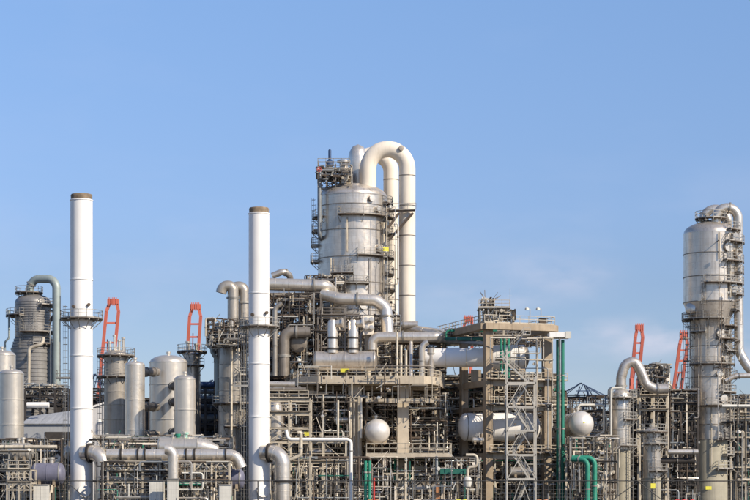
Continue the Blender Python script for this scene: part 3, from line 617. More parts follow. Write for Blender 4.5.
PAL = ['bright_cladding', 'cream_steel', 'dull_cladding', 'galvanised', 'brown_steel', 'brown_steel', 'dull_cladding', 'grey_pipe', 'dark_steel', 'cream_steel', 'brown_steel', 'cream_cladding', 'dark_steel', 'galvanised', 'cream_steel', 'bright_cladding', 'cabinet_white']  # dark tones weighted up to put the tangle's inner shade into colour
PALG = PAL+PAL+['green_paint', 'dark_green']
pipe_zone('among the valves at the left edge', zbox(-5, 68, 440, 500, 284, 294), 22, 260, PALG, 11)
pipe_zone('inside the cream rack at lower left', zbox(104, 232, 463, 500, 268, 282), 34, 300, PALG if False else PALG+['dark_steel'], 12)
pipe_zone('between the left vessels and the header pipe', zbox(95, 232, 436, 456, 283, 294), 12, 130, PALG, 13, rs=(.08, .2), vert=.3)
pipe_zone('at the foot of the bottle-shaped column', zbox(20, 70, 386, 400, 352, 366), 14, 90, ['bright_cladding', 'cream_steel', 'dark_steel', 'grey_pipe'], 14, vert=.25)
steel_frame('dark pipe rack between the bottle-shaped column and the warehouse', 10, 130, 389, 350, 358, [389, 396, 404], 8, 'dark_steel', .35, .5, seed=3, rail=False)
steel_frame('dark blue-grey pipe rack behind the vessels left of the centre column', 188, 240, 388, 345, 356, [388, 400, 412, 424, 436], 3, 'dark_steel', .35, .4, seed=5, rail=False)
for i, (py, r_, m) in enumerate(((385, 3, 'blue_steel'), (392, 2.2, 'grey_pipe'), (399, 3.2, 'grey_pipe'), (409, 2.6, 'dark_steel'), (418, 3.4, 'grey_pipe'), (428, 3, 'dark_steel'), (437, 3.4, 'dark_steel'))):
    pipe(f'{ordw(i)} from the top of the dark horizontal pipes left of the centre column', [P(160, py, 346+i), P(222+(i % 3)*4, py, 346+i), P(222+(i % 3)*4, py+14, 346+i)] if i % 2 else [P(160, py, 346+i), P(245, py, 346+i)], S(r_, 346), m, (.3, .7), seg=14, group='dark horizontal pipes left of the centre column')
pipe_zone('in the dark rack left of the centre column', zbox(192, 250, 384, 445, 350, 362), 20, 90, ['dark_steel', 'grey_pipe', 'dark_steel', 'blue_steel'], 15, vert=.3)

# ================================================================ CENTRE COLUMN BEHIND THE SECOND STACK
Y = 322; px = 233; x = X(px, Y); r = S(14.5, Y)
t = thing('distillation_column', 'banded silver column half hidden behind the centre white chimney', 'column', (x, Y, 0))
column_shell(t, x, Y, [(r+.1, 0), (r+.1, Z(447, Y)), (r, Z(446, Y)), (r, Z(350, Y)), (r*.97, Z(348, Y)), (r*.6, Z(343, Y))], 'mid_cladding', [Z(p, Y) for p in (365, 378, 391, 404, 412, 425, 446)], 44)
for py, a0, a1 in ((331, -170, 170), (344, -120, 90), (376, 20, 120), (404, -60, 60), (427, -20, 90)): ring_platform(t, x, Y, Z(py, Y), r if py > 345 else r*.7, 1.3, a0, a1)
MB().axial((x, Y, 0), (0, 0, 1), [(r*.68, Z(345, Y)), (r*.68, Z(328, Y)), (r*.5, Z(325, Y))], 30).build('upper_neck', 'cladding', t)
ladder(t, x+r*.5, Y-r-.1, 0, Z(404, Y), 20); ladder(t, x+r*.9, Y-r*.7, Z(404, Y), Z(331, Y), 60); ladder(t, x-r-.3, Y, Z(376, Y), Z(331, Y), -80)
steelp = [(213, 340), (219, 375), (213, 352)]
pipe('silver goose-neck pipe whose open elbow points left above the centre column', [P(221, 293, Y-3), P(223, 286, Y-3), P(233, 286, Y-3), P(233, 330, Y-3)], S(5.4, Y), 'mid_cladding', (.45,), S(6, Y), 20, name='goose_neck_pipe')
pipe('silver goose-neck pipe with hooked elbow just left of the centre chimney', [P(231, 293, Y-1), P(234, 287, Y-1), P(244, 287, Y-1), P(244, 332, Y-1)], S(5.6, Y), 'mid_cladding', (.5,), S(7, Y), 20, name='goose_neck_pipe')
pipe('silver bent line curling below the goose-necks beside the centre chimney', [P(232, 320, Y-5), P(232, 331, Y-5), P(246, 338, Y-5), P(252, 338, Y-5)], S(3, Y), 'bright_cladding', (.5,), S(5, Y), 16)
pipe('grey-green pipe jogging down the left flank of the centre column', [P(221, 325, Y), P(213.5, 327, Y), P(214, 340, Y), P(219, 340, Y), P(219, 342, Y), P(212, 344, Y), P(212, 352, Y), P(217, 360, Y), P(217, 405, Y)], S(1.9, Y), 'green_grey', (), S(3, Y), 12)
pipe('silver cross line bridging the platform above the centre column', [P(212, 341, Y-4), P(240, 338, Y-4), P(250, 334, Y-4)], S(2.2, Y), 'bright_cladding', (.3, .7), seg=12)
pipe('pale riser running up the front of the centre column', [P(231.5, 445, Y-4.5), P(231.5, 345, Y-4.5)], S(1.1, Y), 'cream_steel', (.3, .6), seg=8)
pipe('pale thin riser right of the long riser on the centre column', [P(240, 470, Y-3.6), P(240, 372, Y-3.6), P(235, 368, Y-3.6)], S(.8, Y), 'galvanised', (), seg=8)
pipe_zone('on the platforms at the head of the centre column', zbox(209, 252, 322, 348, 313, 326), 16, 140, PAL, 16, rs=(.07, .16))
steel_frame('dark steel bracing frame behind the head of the centre column', 215, 250, 335, 328, 334, [335, 352, 372, 392, 420], 2, 'dark_steel', .3, .9, seed=6, rail=False)

# ================================================================ MAIN TOWER
Y = 337; cx = X(352.5, Y); r = S(34.6, Y)
t = MT = thing('vacuum_tower', 'tallest fat silver tower with ring bands and white arched lines over it', 'tower', (cx, Y, Z(380, Y)))
rings = [Z(p, Y) for p in (342, 313, 285, 260, 233, 208)]
zt = Z(198, Y); zbt = Z(374, Y)
column_shell(t, cx, Y, [(r, zbt), (r, zt)], 'cladding', rings, 72, ringm='dull_cladding')
MB().axial((cx, Y, 0), (0, 0, 1), dome(r, zt, S(14, Y), 9), 72).build('head', 'cladding', t)
MB().axial((cx, Y, 0), (0, 0, 1), [(r-.02, zt-.08), (r+.07, zt-.05), (r+.07, zt+.08), (r-.02, zt+.12)], 72, False).build('head_seam', 'cladding', t)
for py, a0, a1, w_ in ((219, -20, 88, 1.2), (259, 8, 88, 1.2), (277, -30, 2, 1.3), (246, -95, -75, 1.2), (262, -100, -72, 1.3), (312, 55, 110, 1.5), (291, 60, 105, 1.4), (300, -90, -30, 1.2), (330, -60, 60, 1.2), (235, 62, 95, 1.1), (275, 60, 100, 1.2), (205, 60, 100, 1.0), (324, 60, 105, 1.3), (287, -12, 25, 1.0), (232, -100, -70, 1.1), (219, -85, -55, 1.0), (290, -75, -35, 1.2), (306, 0, 50, 1.2), (318, -50, 10, 1.2)):
    ring_platform(t, cx, Y, Z(py, Y), r, w_, a0, a1)
ladder(t, cx+r+.3, Y-1.2, Z(291, Y), Z(205, Y), 78); ladder(t, cx+r*.97, Y-2.6, Z(340, Y), Z(291, Y), 65); ladder(t, cx-r-.3, Y-1.0, Z(262, Y), Z(205, Y), -80); ladder(t, cx-r*.1, Y-r-.25, Z(300, Y), Z(262, Y), -5, False)
placard(t, pol(cx, Y, r+1.25, 52, Z(252.5, Y)), S(6, Y), S(4, Y), (.3, -1, 0))
for a, py, q in ((50, 252, .5), (32, 203, .36), (45, 213, .34), (68, 225, .35), (62, 300, .5), (18, 308, .55), (40, 322, .6)):
    nozzle(t, pol(cx, Y, r, a, Z(py, Y)), (math.sin(R(a)), -math.cos(R(a)), 0), q, .3, 'bright_cladding')
for a, py0, py1, q in ((-8, 222, 256, .12), (30, 262, 330, .1), (58, 225, 330, .13), (-35, 262, 330, .13), (70, 262, 340, .1)):
    k = MB(); k.tube([pol(cx, Y, r+.35, a, Z(py0, Y)), pol(cx, Y, r+.35, a, Z(py1, Y))], q, 8); k.build('standpipe', 'cream_steel', t)
# top platform of the tower
tz = Z(180, Y)
k = MB(); k.box(X(318, Y), X(350, Y), Y-4.5, Y+2.5, tz, tz+.15); k.build('top_deck', 'brown_steel', t, smooth=False)
for py_ in (180, 171):
    k = MB(); z_ = Z(py_, Y)+.15; railing(k, [(X(350, Y), Y-4.4, z_), (X(318.5, Y), Y-4.4, z_), (X(318.5, Y), Y+2.4, z_), (X(350, Y), Y+2.4, z_)], 1.2, .045, 1.3); k.build('railing', 'galvanised', t, smooth=False)
k = MB(); k.box(X(316, Y), X(352, Y), Y-3, Y+1.5, Z(171, Y), Z(171, Y)+.14); k.build('top_deck', 'brown_steel', t, smooth=False)
for px_ in (319, 327, 336, 345): 
    for y_ in (Y-4.2, Y+2): MB().beam((X(px_, Y), y_, Z(192, Y)), (X(px_, Y), y_, Z(168, Y)), .22).build('post', 'dull_cladding', t, smooth=False)
k = MB(); k.axial((X(344, Y), Y-3.4, Z(181, Y)), (0, 0, 1), [(.5, -1), (.5, .6), (1.3, .8), (1.5, 1.1), (1.5, 1.5), (.7, 1.7), (.7, 2.4), (1.1, 2.5), (1.1, 2.9), (.5, 3.0)], 20); k.build('relief_valve', 'cladding', t)
k = MB(); k.axial((X(330, Y), Y-1.4, Z(172, Y)), (0, 0, 1), [(.3, -1), (.3, .6), (.7, .8), (.7, 1.5), (.25, 1.8), (.25, 3.4), (.1, 3.6)], 14); k.build('relief_valve', 'blue_steel', t)
pipe('', [P(322, 240, Y-2), P(319.5, 236, Y-4), P(319.5, 180, Y-4), P(322, 172, Y-4)], .35, 'grey_pipe', parent=t, name='downcomer', seg=10)
pipe_zone('on the platform at the top of the tallest tower', zbox(318, 352, 168, 187, 331, 338), 12, 45, PAL+['dark_steel'], 21, rs=(.1, .25), vert=.4)
# white arches
def arch(label, pxl, pxr, pytop, pyl, pyr, Y, rp, m='cream_cladding', seams=14):
    rr = S(rp, Y); a = [P(pxl, pyl, Y)]; c = (pxl+pxr)/2; R0 = (pxr-pxl)/2
    pts = [P(pxl, pyl, Y)]+[P(c-R0*math.cos(R(b)), pytop+rp+R0-R0*math.sin(R(b)), Y) for b in range(0, 181, 9)]+[P(pxr, pyr, Y)]
    o = pipe(label, pts, rr, m, (), 0, 32, name='overhead_line', cat='pipe')
    for py_ in range(int(pytop+rp+R0)+8, int(pyr)-4, 30):
        k = MB(); k.axial(P(pxr, py_, Y), (0, 0, 1), [(rr-.01, -.08), (rr+.04, -.07), (rr+.04, .07), (rr-.01, .08)], 32, False); k.build('band', 'dull_cladding', o)
    k = MB(); k.axial(P(pxr-R0*.32, pytop+R0*.45, Y)+Vector((0, -rr*.9, 0)), (.2, -1, .1), [(.25, -.2), (.25, .2), (.45, .2), (.45, .4), (.1, .42)], 12); k.build('inspection_port', 'dull_cladding', o)
    return o
A1 = arch('front white arched line over the tallest tower, dropping down its right side', 368, 407.2, 141, 190, 345, 335, 8.2)
A2 = arch('rear white arched line behind the front arch on the tallest tower', 356, 391, 147, 190, 345, 343, 7.6)
k = MB(); k.axial(P(358, 172, 341), (0, 0, 1), [(S(9.2, 342), -3), (S(10.2, 342), 1.2), (S(9.8, 342), 2.5), (S(8.4, 342), 3.5), (S(5.5, 342), 4.3), (.1, 4.7)], 28); k.build('expansion_casing', 'bright_cladding', A2)
# triangular bracket to the arch
for y_ in (333, 338):
    for a, b in (((386, 211), (415, 210)), ((389, 240), (413, 213)), ((388, 228), (399, 213))): MB().beam(P(*a, y_), P(*b, y_), .4).build('pipe_bracket', 'brown_steel', MT, smooth=False)
k = MB(); railing(k, [P(391, 210, 332.6), P(416, 209.5, 332.6)], 1.1, .035, 1.5); k.build('railing', 'galvanised', MT, smooth=False)

# transfer lines and big pipework around it
pipe('fattest silver line running from the chimney to the tower and ending in an elbow', [P(262, 284, 322), P(326, 286, 322), P(333, 293, 327)], S(6.2, 322), 'bright_cladding', (.55,), S(6, 322), 26, seams=7, name='transfer_line')
pipe('silver elbow hump rising behind the fattest line right of the chimney', [P(272, 276, 326), P(284, 271, 326), P(290, 276, 327), P(291, 290, 328)], S(3.2, 326), 'cladding', (.4,), S(6, 326), 18)
pipe('dull grey line under the fattest silver line right of the chimney', [P(262, 297, 326), P(312, 297, 326), P(330, 292, 329)], S(4.6, 326), 'dull_cladding', (.35, .75), S(6, 326), 20, name='transfer_line')
pipe('slanting dull line climbing behind the steelwork towards the tower', [P(285, 308, 330), P(300, 301, 330), P(335, 290, 331)], S(3.8, 330), 'dull_cladding', (.5,), S(6, 330), 18, name='transfer_line')
pipe('silver line leaving the tower front and bending down to the loop pipe', [P(322, 294, 322), P(340, 299, 321), P(375, 300, 321), P(386, 308, 321), P(388, 336, 320)], S(6, 321), 'bright_cladding', (.38, .8), S(10, 321), 26, seams=6, name='transfer_line')
pipe('silver loop pipe with rounded right end below the arch feet', [P(372, 350, 317), P(372, 342, 317), P(377, 337, 317), P(438, 337, 317), P(440, 334, 326), P(392, 327, 332), P(384, 327, 332)], S(5.2, 318), 'bright_cladding', (.2, .42), S(5, 318), 24, seams=8, name='loop_pipe')
pipe('short silver line below the arches behind the loop pipe', [P(388, 325, 329), P(418, 325, 329)], S(4, 329), 'cladding', (.5,), seg=18)
pipe('vertical silver leg under the loop pipe to the round deck', [P(411, 340, 317), P(411, 399, 311)], S(2, 317), 'bright_cladding', (.8,), seg=12)
# deck
Yd = 306; zd = Z(376.5, Yd)
t = DK = thing('round_deck', 'big concrete deck with chamfered corners carrying the tallest tower', 'deck', (X(365, 330), 330, 0))
poly = [(X(286, 330), 334), (X(286, 330), 322), (X(300, 308), 308), (X(318, Yd), Yd), (X(424, Yd), Yd), (X(440, 310), 311), (X(445, 318), 320), (X(445, 330), 340), (X(430, 350), 352), (X(300, 350), 352)]
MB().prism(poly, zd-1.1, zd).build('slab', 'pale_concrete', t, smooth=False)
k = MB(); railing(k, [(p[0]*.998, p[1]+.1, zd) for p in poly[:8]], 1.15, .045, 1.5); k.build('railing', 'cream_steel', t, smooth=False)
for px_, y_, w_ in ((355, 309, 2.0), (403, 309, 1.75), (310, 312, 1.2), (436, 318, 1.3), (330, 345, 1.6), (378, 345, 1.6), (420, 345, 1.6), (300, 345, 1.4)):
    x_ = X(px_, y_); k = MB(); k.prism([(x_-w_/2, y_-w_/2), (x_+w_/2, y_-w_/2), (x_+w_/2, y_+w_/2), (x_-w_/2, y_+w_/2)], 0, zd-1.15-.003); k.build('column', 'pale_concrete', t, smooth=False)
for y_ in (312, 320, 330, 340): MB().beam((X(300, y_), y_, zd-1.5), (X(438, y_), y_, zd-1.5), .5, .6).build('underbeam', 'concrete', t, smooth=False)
for px_ in (326, 333, 343, 349, 364, 372): MB().cyl((X(px_, 309), 308.3, zd-1.2), (X(px_, 309), 308.3, zd-2.9), .12, 8).build('hanger', 'cream_steel', t)
pipe('thick grey pipe hung just under the round deck', [P(316, 397, 308), P(368, 397, 308)], S(1.8, 308), 'grey_pipe', (), seg=12)
MB().beam(P(366, 401, 306.5), P(434, 401, 306.5), .9, .7).build('beam', 'pale_concrete', t, smooth=False)
placard(t, P(345, 370.5, 305.6), S(9, 306), S(3.6, 306))
k = MB(); k.box(X(366, 303), X(452, 303), 303, 312, Z(458, 303), Z(454, 303)); k.build('lower_deck', 'pale_concrete', t, smooth=False)
k = MB(); z_ = Z(454, 303)
railing(k, [(X(366.5, 303), 311, z_), (X(366.5, 303), 303.1, z_), (X(451.5, 303), 303.1, z_), (X(451.5, 303), 311, z_)], 1.6, .05, 1.2); k.build('railing', 'cream_steel', t, smooth=False)
# drum on the deck with twin risers
hvessel('long silver drum lying on the round deck under two stubby stacks', P(316, 361, 314), P(374, 361, 314), S(10, 314), 'cladding', .35, bands=3)
for i, px_ in enumerate((332.5, 353)):
    Yv = 313.5; x_ = X(px_, Yv); tt = thing('ejector_stack', f"{('left', 'right')[i]} of the twin stubby silver stacks standing on the long drum", 'vessel', (x_, Yv, Z(353, Yv)), 'twin stubby stacks on the drum')
    rr = S(5.3, Yv); MB().axial((x_, Yv, 0), (0, 0, 1), [(rr, Z(353, Yv)), (rr, Z(324, Yv)), (rr*.8, Z(320.5, Yv)), (rr*.35, Z(319.5, Yv))], 28).build('shell', 'bright_cladding', tt)
    for py_ in (349, 338): MB().axial((x_, Yv, 0), (0, 0, 1), [(rr, Z(py_, Yv)-.15), (rr+.1, Z(py_, Yv)-.14), (rr+.1, Z(py_, Yv)+.14), (rr, Z(py_, Yv)+.15)], 28, False).build('band', 'dark_steel', tt)
    MB().axial((x_+.6, Yv-.3, Z(324, Yv)), (1, -.2, .1), [(.6, 0), (.6, .9), (.8, .9), (.8, 1.1), (.1, 1.12)], 18).build('side_nozzle', 'bright_cladding', tt)
# white insulated block in front of the tower
t = thing('exchanger_block', 'cream insulated valve block between the stubby stacks and the bent line', 'equipment', (X(369, 318), 318, zd))
k = MB(); k.box(X(363, 318), X(374, 318), 317, 320, Z(335, 318), Z(316, 318)); k.build('casing', 'cream_cladding', t, smooth=False)
MB().cyl((X(368, 318), 318.5, zd), (X(368, 318), 318.5, Z(335, 318)-.01), .5, 12).build('leg', 'cream_steel', t)
for i in range(4): k = MB(); k.axial(P(366+(i % 2)*5.5, 320+(i//2)*8, 317), (0, -1, 0), [(.45, 0), (.45, .25), (.2, .3), (.2, .6), (.3, .6), (.3, .7), (.05, .72)], 14); k.build('valve', 'bright_cladding', t)
lamp(302, 360, 311, 'pole lamp at left edge of the round deck', zd); 
pipe('silver riser at the right part of the round deck', [P(422, 376, 313), P(422, 345, 313), P(428, 342, 313)], S(3, 313), 'bright_cladding', (.4,), seg=14)
pipe('second silver riser at right end of the deck next to white duct', [P(431, 376, 314), P(431, 348, 314)], S(3.6, 314), 'cladding', (.3, .8), seg=14)
# vessel end seen as a ball under deck
def endon(px, py, Y, rpx, label, sign=False, m='white_paint', plat=True):
    t = hvessel(label, P(px, py, Y), P(px, py, Y)+Vector((-.8, 9, 0)), S(rpx, Y), m, .85, bands=2, headm='bright_ball'); 
    if sign: placard(t, P(px+3, py-1, Y)+Vector((0, -S(rpx, Y)*.8, 0)), S(4, Y), S(1.4, Y), (.3, -1, 0))
    return t
mat('bright_ball', (0.74, 0.70, 0.64), 0.33, 0.35, 0.05, 0.5, 0.2, (0.5, 0.45, 0.38))
endon(377.5, 431.5, 306, 12.2, 'silver ball-ended vessel pointing forward under the round deck', m='bright_cladding')
endon(581, 424, 312, 12.6, 'silver ball-ended vessel with yellow lettering strip right of the green pipes', True, 'pale_vessel')
pipe('white line running level then dropping left of the ball-ended vessel under the deck', [P(286, 430, 292), P(288, 439.5, 292), P(351, 439.5, 292), P(351, 478, 292), (X(351, 292), 292, .3)], S(1.7, 292), 'white_paint', (.55,), seg=12)
pipe('white vertical branch under deck level left of the concrete pillar', [P(338, 439, 293), P(338, 400, 293)], S(1.1, 293), 'cream_steel', (), seg=8)
pipe('cream elbow pipe below the centre chimney steelwork', [P(298, 433, 290), P(301, 431, 290), P(301, 455, 290), P(290, 460, 290)], S(1.8, 290), 'cream_steel', (.5,), seg=12)
pipe('silver horizontal pipe stub right of the centre chimney at deck level', [P(262, 384, 300), P(295, 384.5, 300)], S(2.7, 300), 'bright_cladding', (), seg=16)
pipe('grey horizontal pipe stub under the silver one right of the chimney', [P(262, 389.5, 303), P(306, 389.5, 303)], S(2.2, 303), 'dull_cladding', (.5,), seg=14)
t, x_, r_ = vessel(275, 400, 304, 8, 'cone-shouldered silver vessel right behind the centre chimney', 'cladding', (), None, headh=1.3)
pipe('fat dull elbow duct in the steelwork just right of the centre chimney', [P(284, 376, 317), P(284, 332, 317), P(310, 332, 317)], S(5.5, 317), 'dull_cladding', (.3, .8), S(8, 317), 20, name='flue_duct', cat='duct')
pipe('mid grey pipe rising straight beside the centre chimney steelwork', [P(275, 376, 316), P(275, 308, 316), P(282, 303, 316)], S(2.4, 316), 'mid_cladding', (.4,), seg=14)
for i, (px_, a_, b_, m_) in enumerate(((350.5, 396, 438, 'cream_steel'), (354, 399, 500, 'galvanised'), (358.5, 396, 470, 'cream_steel'), (361, 398, 438, 'bright_cladding'))):
    pipe(f'{ORD[i]} from left of the riser pipes strapped to the left deck pillar', [P(px_, a_, 307.3), (X(px_, 307.3), 307.3, .2) if b_ == 500 else P(px_, b_, 307.3)], (.2, .14, .18, .26)[i], m_, (.5,), seg=10, group='riser pipes strapped to the left deck pillar')
for i, px_ in enumerate((397, 401, 406)):
    pipe(f'{ORD[i]} slender cream riser standing on the round deck before the loop pipe', [P(px_, 376, 309), P(px_, (332, 345, 350)[i], 309)], .2, 'cream_steel', (.4,), seg=10, group='slender cream risers on the round deck')
# steel around left of main tower
steel_frame('dark braced steelwork between the centre chimney and the tallest tower', 268, 320, 300, 322, 336, [300, 316, 330, 346, 362, 378], 3, 'brown_steel', .35, .8, seed=20)
steel_frame('dark open steelwork in front of the foot of the tallest tower', 318, 345, 308, 321, 328, [316, 332, 347], 2, 'dull_cladding', .26, .6, seed=21, zb=zd)
steel_frame('brown steel frame on the round deck right of the bent line', 392, 440, 340, 320, 334, [344, 358], 3, 'brown_steel', .26, .6, seed=22, zb=zd)
pipe_zone('in the dark steelwork between chimney and tallest tower', zbox(268, 322, 298, 378, 318, 336), 44, 260, PAL+['dark_steel', 'dark_steel', 'grey_pipe', 'dull_cladding', 'grey_pipe'], 22, rs=(.09, .38))
pipe_zone('around the foot of the tallest tower', zbox(305, 400, 318, 374, 321, 332), 34, 220, PAL+['dull_cladding', 'grey_pipe'], 23, rs=(.07, .25))
pipe_zone('on the right part of the round deck', zbox(378, 445, 344, 375, 321, 334), 26, 170, PAL+['grey_pipe'], 24, rs=(.07, .28))
pipe_zone('on the left shoulder of the tallest tower', zbox(305, 345, 276, 300, 326, 331), 12, 80, PAL+['dark_steel'], 25, rs=(.07, .2), vert=.3)
# big dark duct ring (exchanger end) in the steelwork
t = hvessel('dark round exchanger end within the steelwork left of the tallest tower', P(298, 343, 318), P(298, 343, 330), S(9, 318), 'dull_cladding', .3)

# ================================================================ LEVELS BELOW THE DECK
for i, (a, b, top, y0, y1, m, sd_, lab) in enumerate((
    (272, 366, 404, 318, 330, 'brown_steel', 31, 'brown multi-level steel frame below the round deck, left half'),
    (366, 444, 404, 320, 332, 'brown_steel', 32, 'brown multi-level steel frame below the round deck, right half'),
    (276, 346, 440, 300, 308, 'cream_steel', 33, 'cream front steel frame under the white level line left of the pillars'),
    (366, 452, 462, 314, 320, 'brown_steel', 34, 'brown steel frame under the lower deck'),
    (268, 310, 398, 294, 300, 'cream_steel', 35, 'cream stair-side frame just right of the centre chimney'))):
    lv = {0: [404, 418, 432, 446, 462, 480], 1: [404, 418, 432, 446, 466, 482], 2: [441, 462], 3: [463, 478], 4: [399, 413, 428, 442]}[i]
    steel_frame(lab, a, b, top, y0, y1, lv, max(2, int((b-a)/20)), m, .24, .5, seed=sd_)
pipe_zone('below the round deck left of the concrete pillars', zbox(274, 350, 398, 440, 306, 328), 40, 300, PAL+['dark_steel', 'brown_steel', 'grey_pipe', 'brown_steel'], 41)
pipe_zone('near the ground left of the concrete pillars', zbox(272, 366, 440, 500, 312, 326), 44, 460, PALG+['brown_steel', 'cream_steel'], 42, rs=(.06, .2), vert=.7)
pipe_zone('below the round deck right of the concrete pillars', zbox(362, 446, 396, 452, 311, 330), 44, 320, PAL+['grey_pipe', 'brown_steel'], 43)
pipe_zone('near the ground under the lower deck', zbox(352, 452, 460, 500, 312, 326), 36, 420, PALG+['cream_steel', 'brown_steel'], 44, rs=(.06, .2), vert=.65)
for i, (px_, y_) in enumerate(((365.5, 290), (369.5, 291))):
    pipe(f"{('left', 'right')[i]} of the paired green standpipes in front of the concrete pillar", [(X(px_, y_), y_, .2), P(px_, 461, y_)], S(1.6, y_), 'green_paint', (.3, .8), seg=12, group='paired green standpipes')
pipe('dark green riser in the shade left of the concrete pillars', [P(340, 436, 310), P(340, 410, 310)], S(1.8, 310), 'green_paint', (.5,), seg=10)
pipe('red hose standpipe beside the green pair', [(X(374, 289), 289, .2), P(374, 478, 289)], S(1, 289), 'red_paint', (), seg=8)

pipe_zone('in front of the pillars at ground level', zbox(272, 480, 458, 500, 296, 308), 26, 190, PALG+['cream_steel', 'bright_cladding', 'cream_cladding', 'cabinet_white']*2, 45, rs=(.08, .2), vert=.85, rstuff=(.04, .12))
mat('riser_green', (0.02, 0.16, 0.11), 0.45, 0, 0.2, 0.8, 0.3)
pipe_zone('clipped along the edge of the round deck', zbox(298, 440, 366, 402, 304.4, 305.5), 10, 26, PAL+['cream_steel'], 46, rs=(.06, .12), vert=.9, rstuff=(.03, .08))
for px_, py_, Y_, r_, L_, m_, lab_ in ((296, 471, 309, 4.5, 16, 'bright_cladding', 'small silver exchanger low beside the elbow duct of the centre chimney'), (322, 452, 310, 3.6, 20, 'cladding', 'slim silver exchanger under the white level line'), (330, 488, 309, 5, 18, 'mid_cladding', 'mid grey exchanger near the ground right of the white drop line'),
        (384, 477, 309, 4, 22, 'bright_cladding', 'silver exchanger under the lower deck left part'), (425, 487, 309.5, 5, 20, 'cladding', 'fatter silver exchanger under the lower deck right part'), (412, 468, 310, 3, 24, 'cabinet_white', 'thin white exchanger just under the lower deck'),
        (522, 472, 309.8, 5, 22, 'cladding', 'silver exchanger behind the stairs near the ground'), (478, 440, 306, 2.6, 10, 'bright_cladding', 'tiny silver drum beside the near concrete pillar'), (600, 487, 304, 3.4, 12, 'cabinet_white', 'small white drum right of the green bent pipes'), (342, 420, 308.5, 3.2, 14, 'bright_cladding', 'small silver drum under the hung grey pipe')):
    hvessel(lab_, P(px_-L_/2, py_, Y_), P(px_+L_/2, py_, Y_), S(r_, Y_), m_, .45, bands=1, name='heat_exchanger', cat='exchanger')
# ================================================================ CONCRETE FRAME STRUCTURE (rotated grid)
A = Vector((X(488, 310), 310, 0)); B = Vector((X(546.5, 313.5), 313.5, 0)); Cc = Vector((X(441, 329), 329, 0)); D = B+(Cc-A)
t = CF = thing('concrete_frame', 'tall tan concrete frame structure right of centre holding two white vessels', 'structure', ((A+D)/2))
topz = Z(330, 310); th = Z(323.8, 310)-topz
uu = (B-A).normalized(); vv = (Cc-A).normalized()
def cpost(p, w_, z0, z1, m='concrete'):
    k = MB(); q = [p-uu*w_/2-vv*w_/2, p+uu*w_/2-vv*w_/2, p+uu*w_/2+vv*w_/2, p-uu*w_/2+vv*w_/2]; k.prism([(a.x, a.y) for a in q], z0, z1); k.build('column', m, CF, smooth=False)
for p in (A, B, Cc, D): cpost(p, 1.2, 0, topz-.003)
cpost(A.lerp(Cc, .5), 1.1, 0, topz-.003); cpost(B.lerp(D, .5), 1.2, 0, topz-.003)
def cbeam(p, q, z, w_, h_, m='concrete', cut=.61):
    d = (q-p).normalized(); MB().beam(p+d*cut+Vector((0, 0, z)), q-d*cut+Vector((0, 0, z)), w_, h_).build('beam', m, CF, smooth=False)
k = MB(); ov = 1.0; q = [A-uu*ov-vv*ov, B+uu*ov-vv*ov, D+uu*ov+vv*ov, Cc-uu*.3+vv*ov]
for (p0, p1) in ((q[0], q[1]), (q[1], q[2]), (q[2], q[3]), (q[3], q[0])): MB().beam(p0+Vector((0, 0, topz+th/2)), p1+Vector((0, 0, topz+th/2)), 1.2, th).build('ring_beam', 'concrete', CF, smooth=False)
q2 = [q[0], q[1], q[1]+vv*.65, q[0]+vv*.65]; k.prism([(a.x, a.y) for a in q2], topz+th, topz+th+.12); k.build('roof_slab', 'pale_concrete', CF, smooth=False)
k = MB(); railing(k, [a+Vector((0, 0, topz+th+.12)) for a in (q[3], q[0], q[1], q[2])], 1.2, .045, 1.5); k.build('railing', 'cream_steel', CF, smooth=False)
for py_ in (383, 408, 456):
    z_ = Z(py_, 310)
    for a, b in ((A, B), (B, D), (Cc, D), (A, Cc)): cbeam(a, b, z_, .8, .9 if py_ != 408 else .6, 'pale_concrete' if a is A and b is B else 'concrete')  # paler concrete on the sun-facing side puts sunlight into the colour
    k = MB(); e = .35; k.prism([(a.x, a.y) for a in (A-uu*e-vv*1.6, B+uu*3.0-vv*1.6, B+uu*3.0+vv*.6, A-uu*e+vv*.6)], z_+.46, z_+.56); k.build('floor', 'brown_steel', CF, smooth=False)
    k = MB(); railing(k, [a+Vector((0, 0, z_+.56)) for a in (A-uu*e-vv*1.5, B+uu*2.9-vv*1.5, D+uu*2.9)], 1.15, .04, 1.4); k.build('railing', 'cream_steel', CF, smooth=False)
zt_ = topz+th+.12
# rooftop equipment
t = thing('rooftop_frame', 'dark steel equipment frame with valves on top of the concrete frame', 'steel frame', P(490, 321, 312))
for px_ in (480, 488, 496, 507):
    for y_ in (311, 315): MB().beam((X(px_, 312), y_, zt_), (X(px_, 312), y_, Z(308, 312)), .25).build('post', 'galvanised', t, smooth=False)
k = MB(); k.box(X(478, 312), X(510, 312), 310.6, 315.4, Z(309, 312), Z(308, 312)); k.build('deck', 'galvanised', t, smooth=False)
k = MB(); railing(k, [(X(478.5, 312), 310.7, Z(308, 312)), (X(509, 312), 310.7, Z(308, 312))], 1.1, .04, 1.2); k.build('railing', 'cream_steel', t, smooth=False)
pipe_zone('on the roof of the concrete frame', zbox(483, 514, 311, 322, 309, 316), 14, 38, PAL+['galvanised', 'cabinet_white'], 51, rs=(.08, .2))
pipe_zone('in the tip of the rooftop equipment', zbox(482, 494, 299, 309, 311, 314), 4, 35, PAL, 52, rs=(.08, .14))
t = thing('antenna_mast', 'thin antenna mast on the concrete frame roof', 'mast', P(510, 321, 312)); MB().cyl((X(510, 312), 312, zt_), P(510, 289, 312), .04, 6).build('pole', 'cabinet_white', t); MB().beam(P(508, 296, 312), P(512, 296, 312), .05).build('crossarm', 'cabinet_white', t)
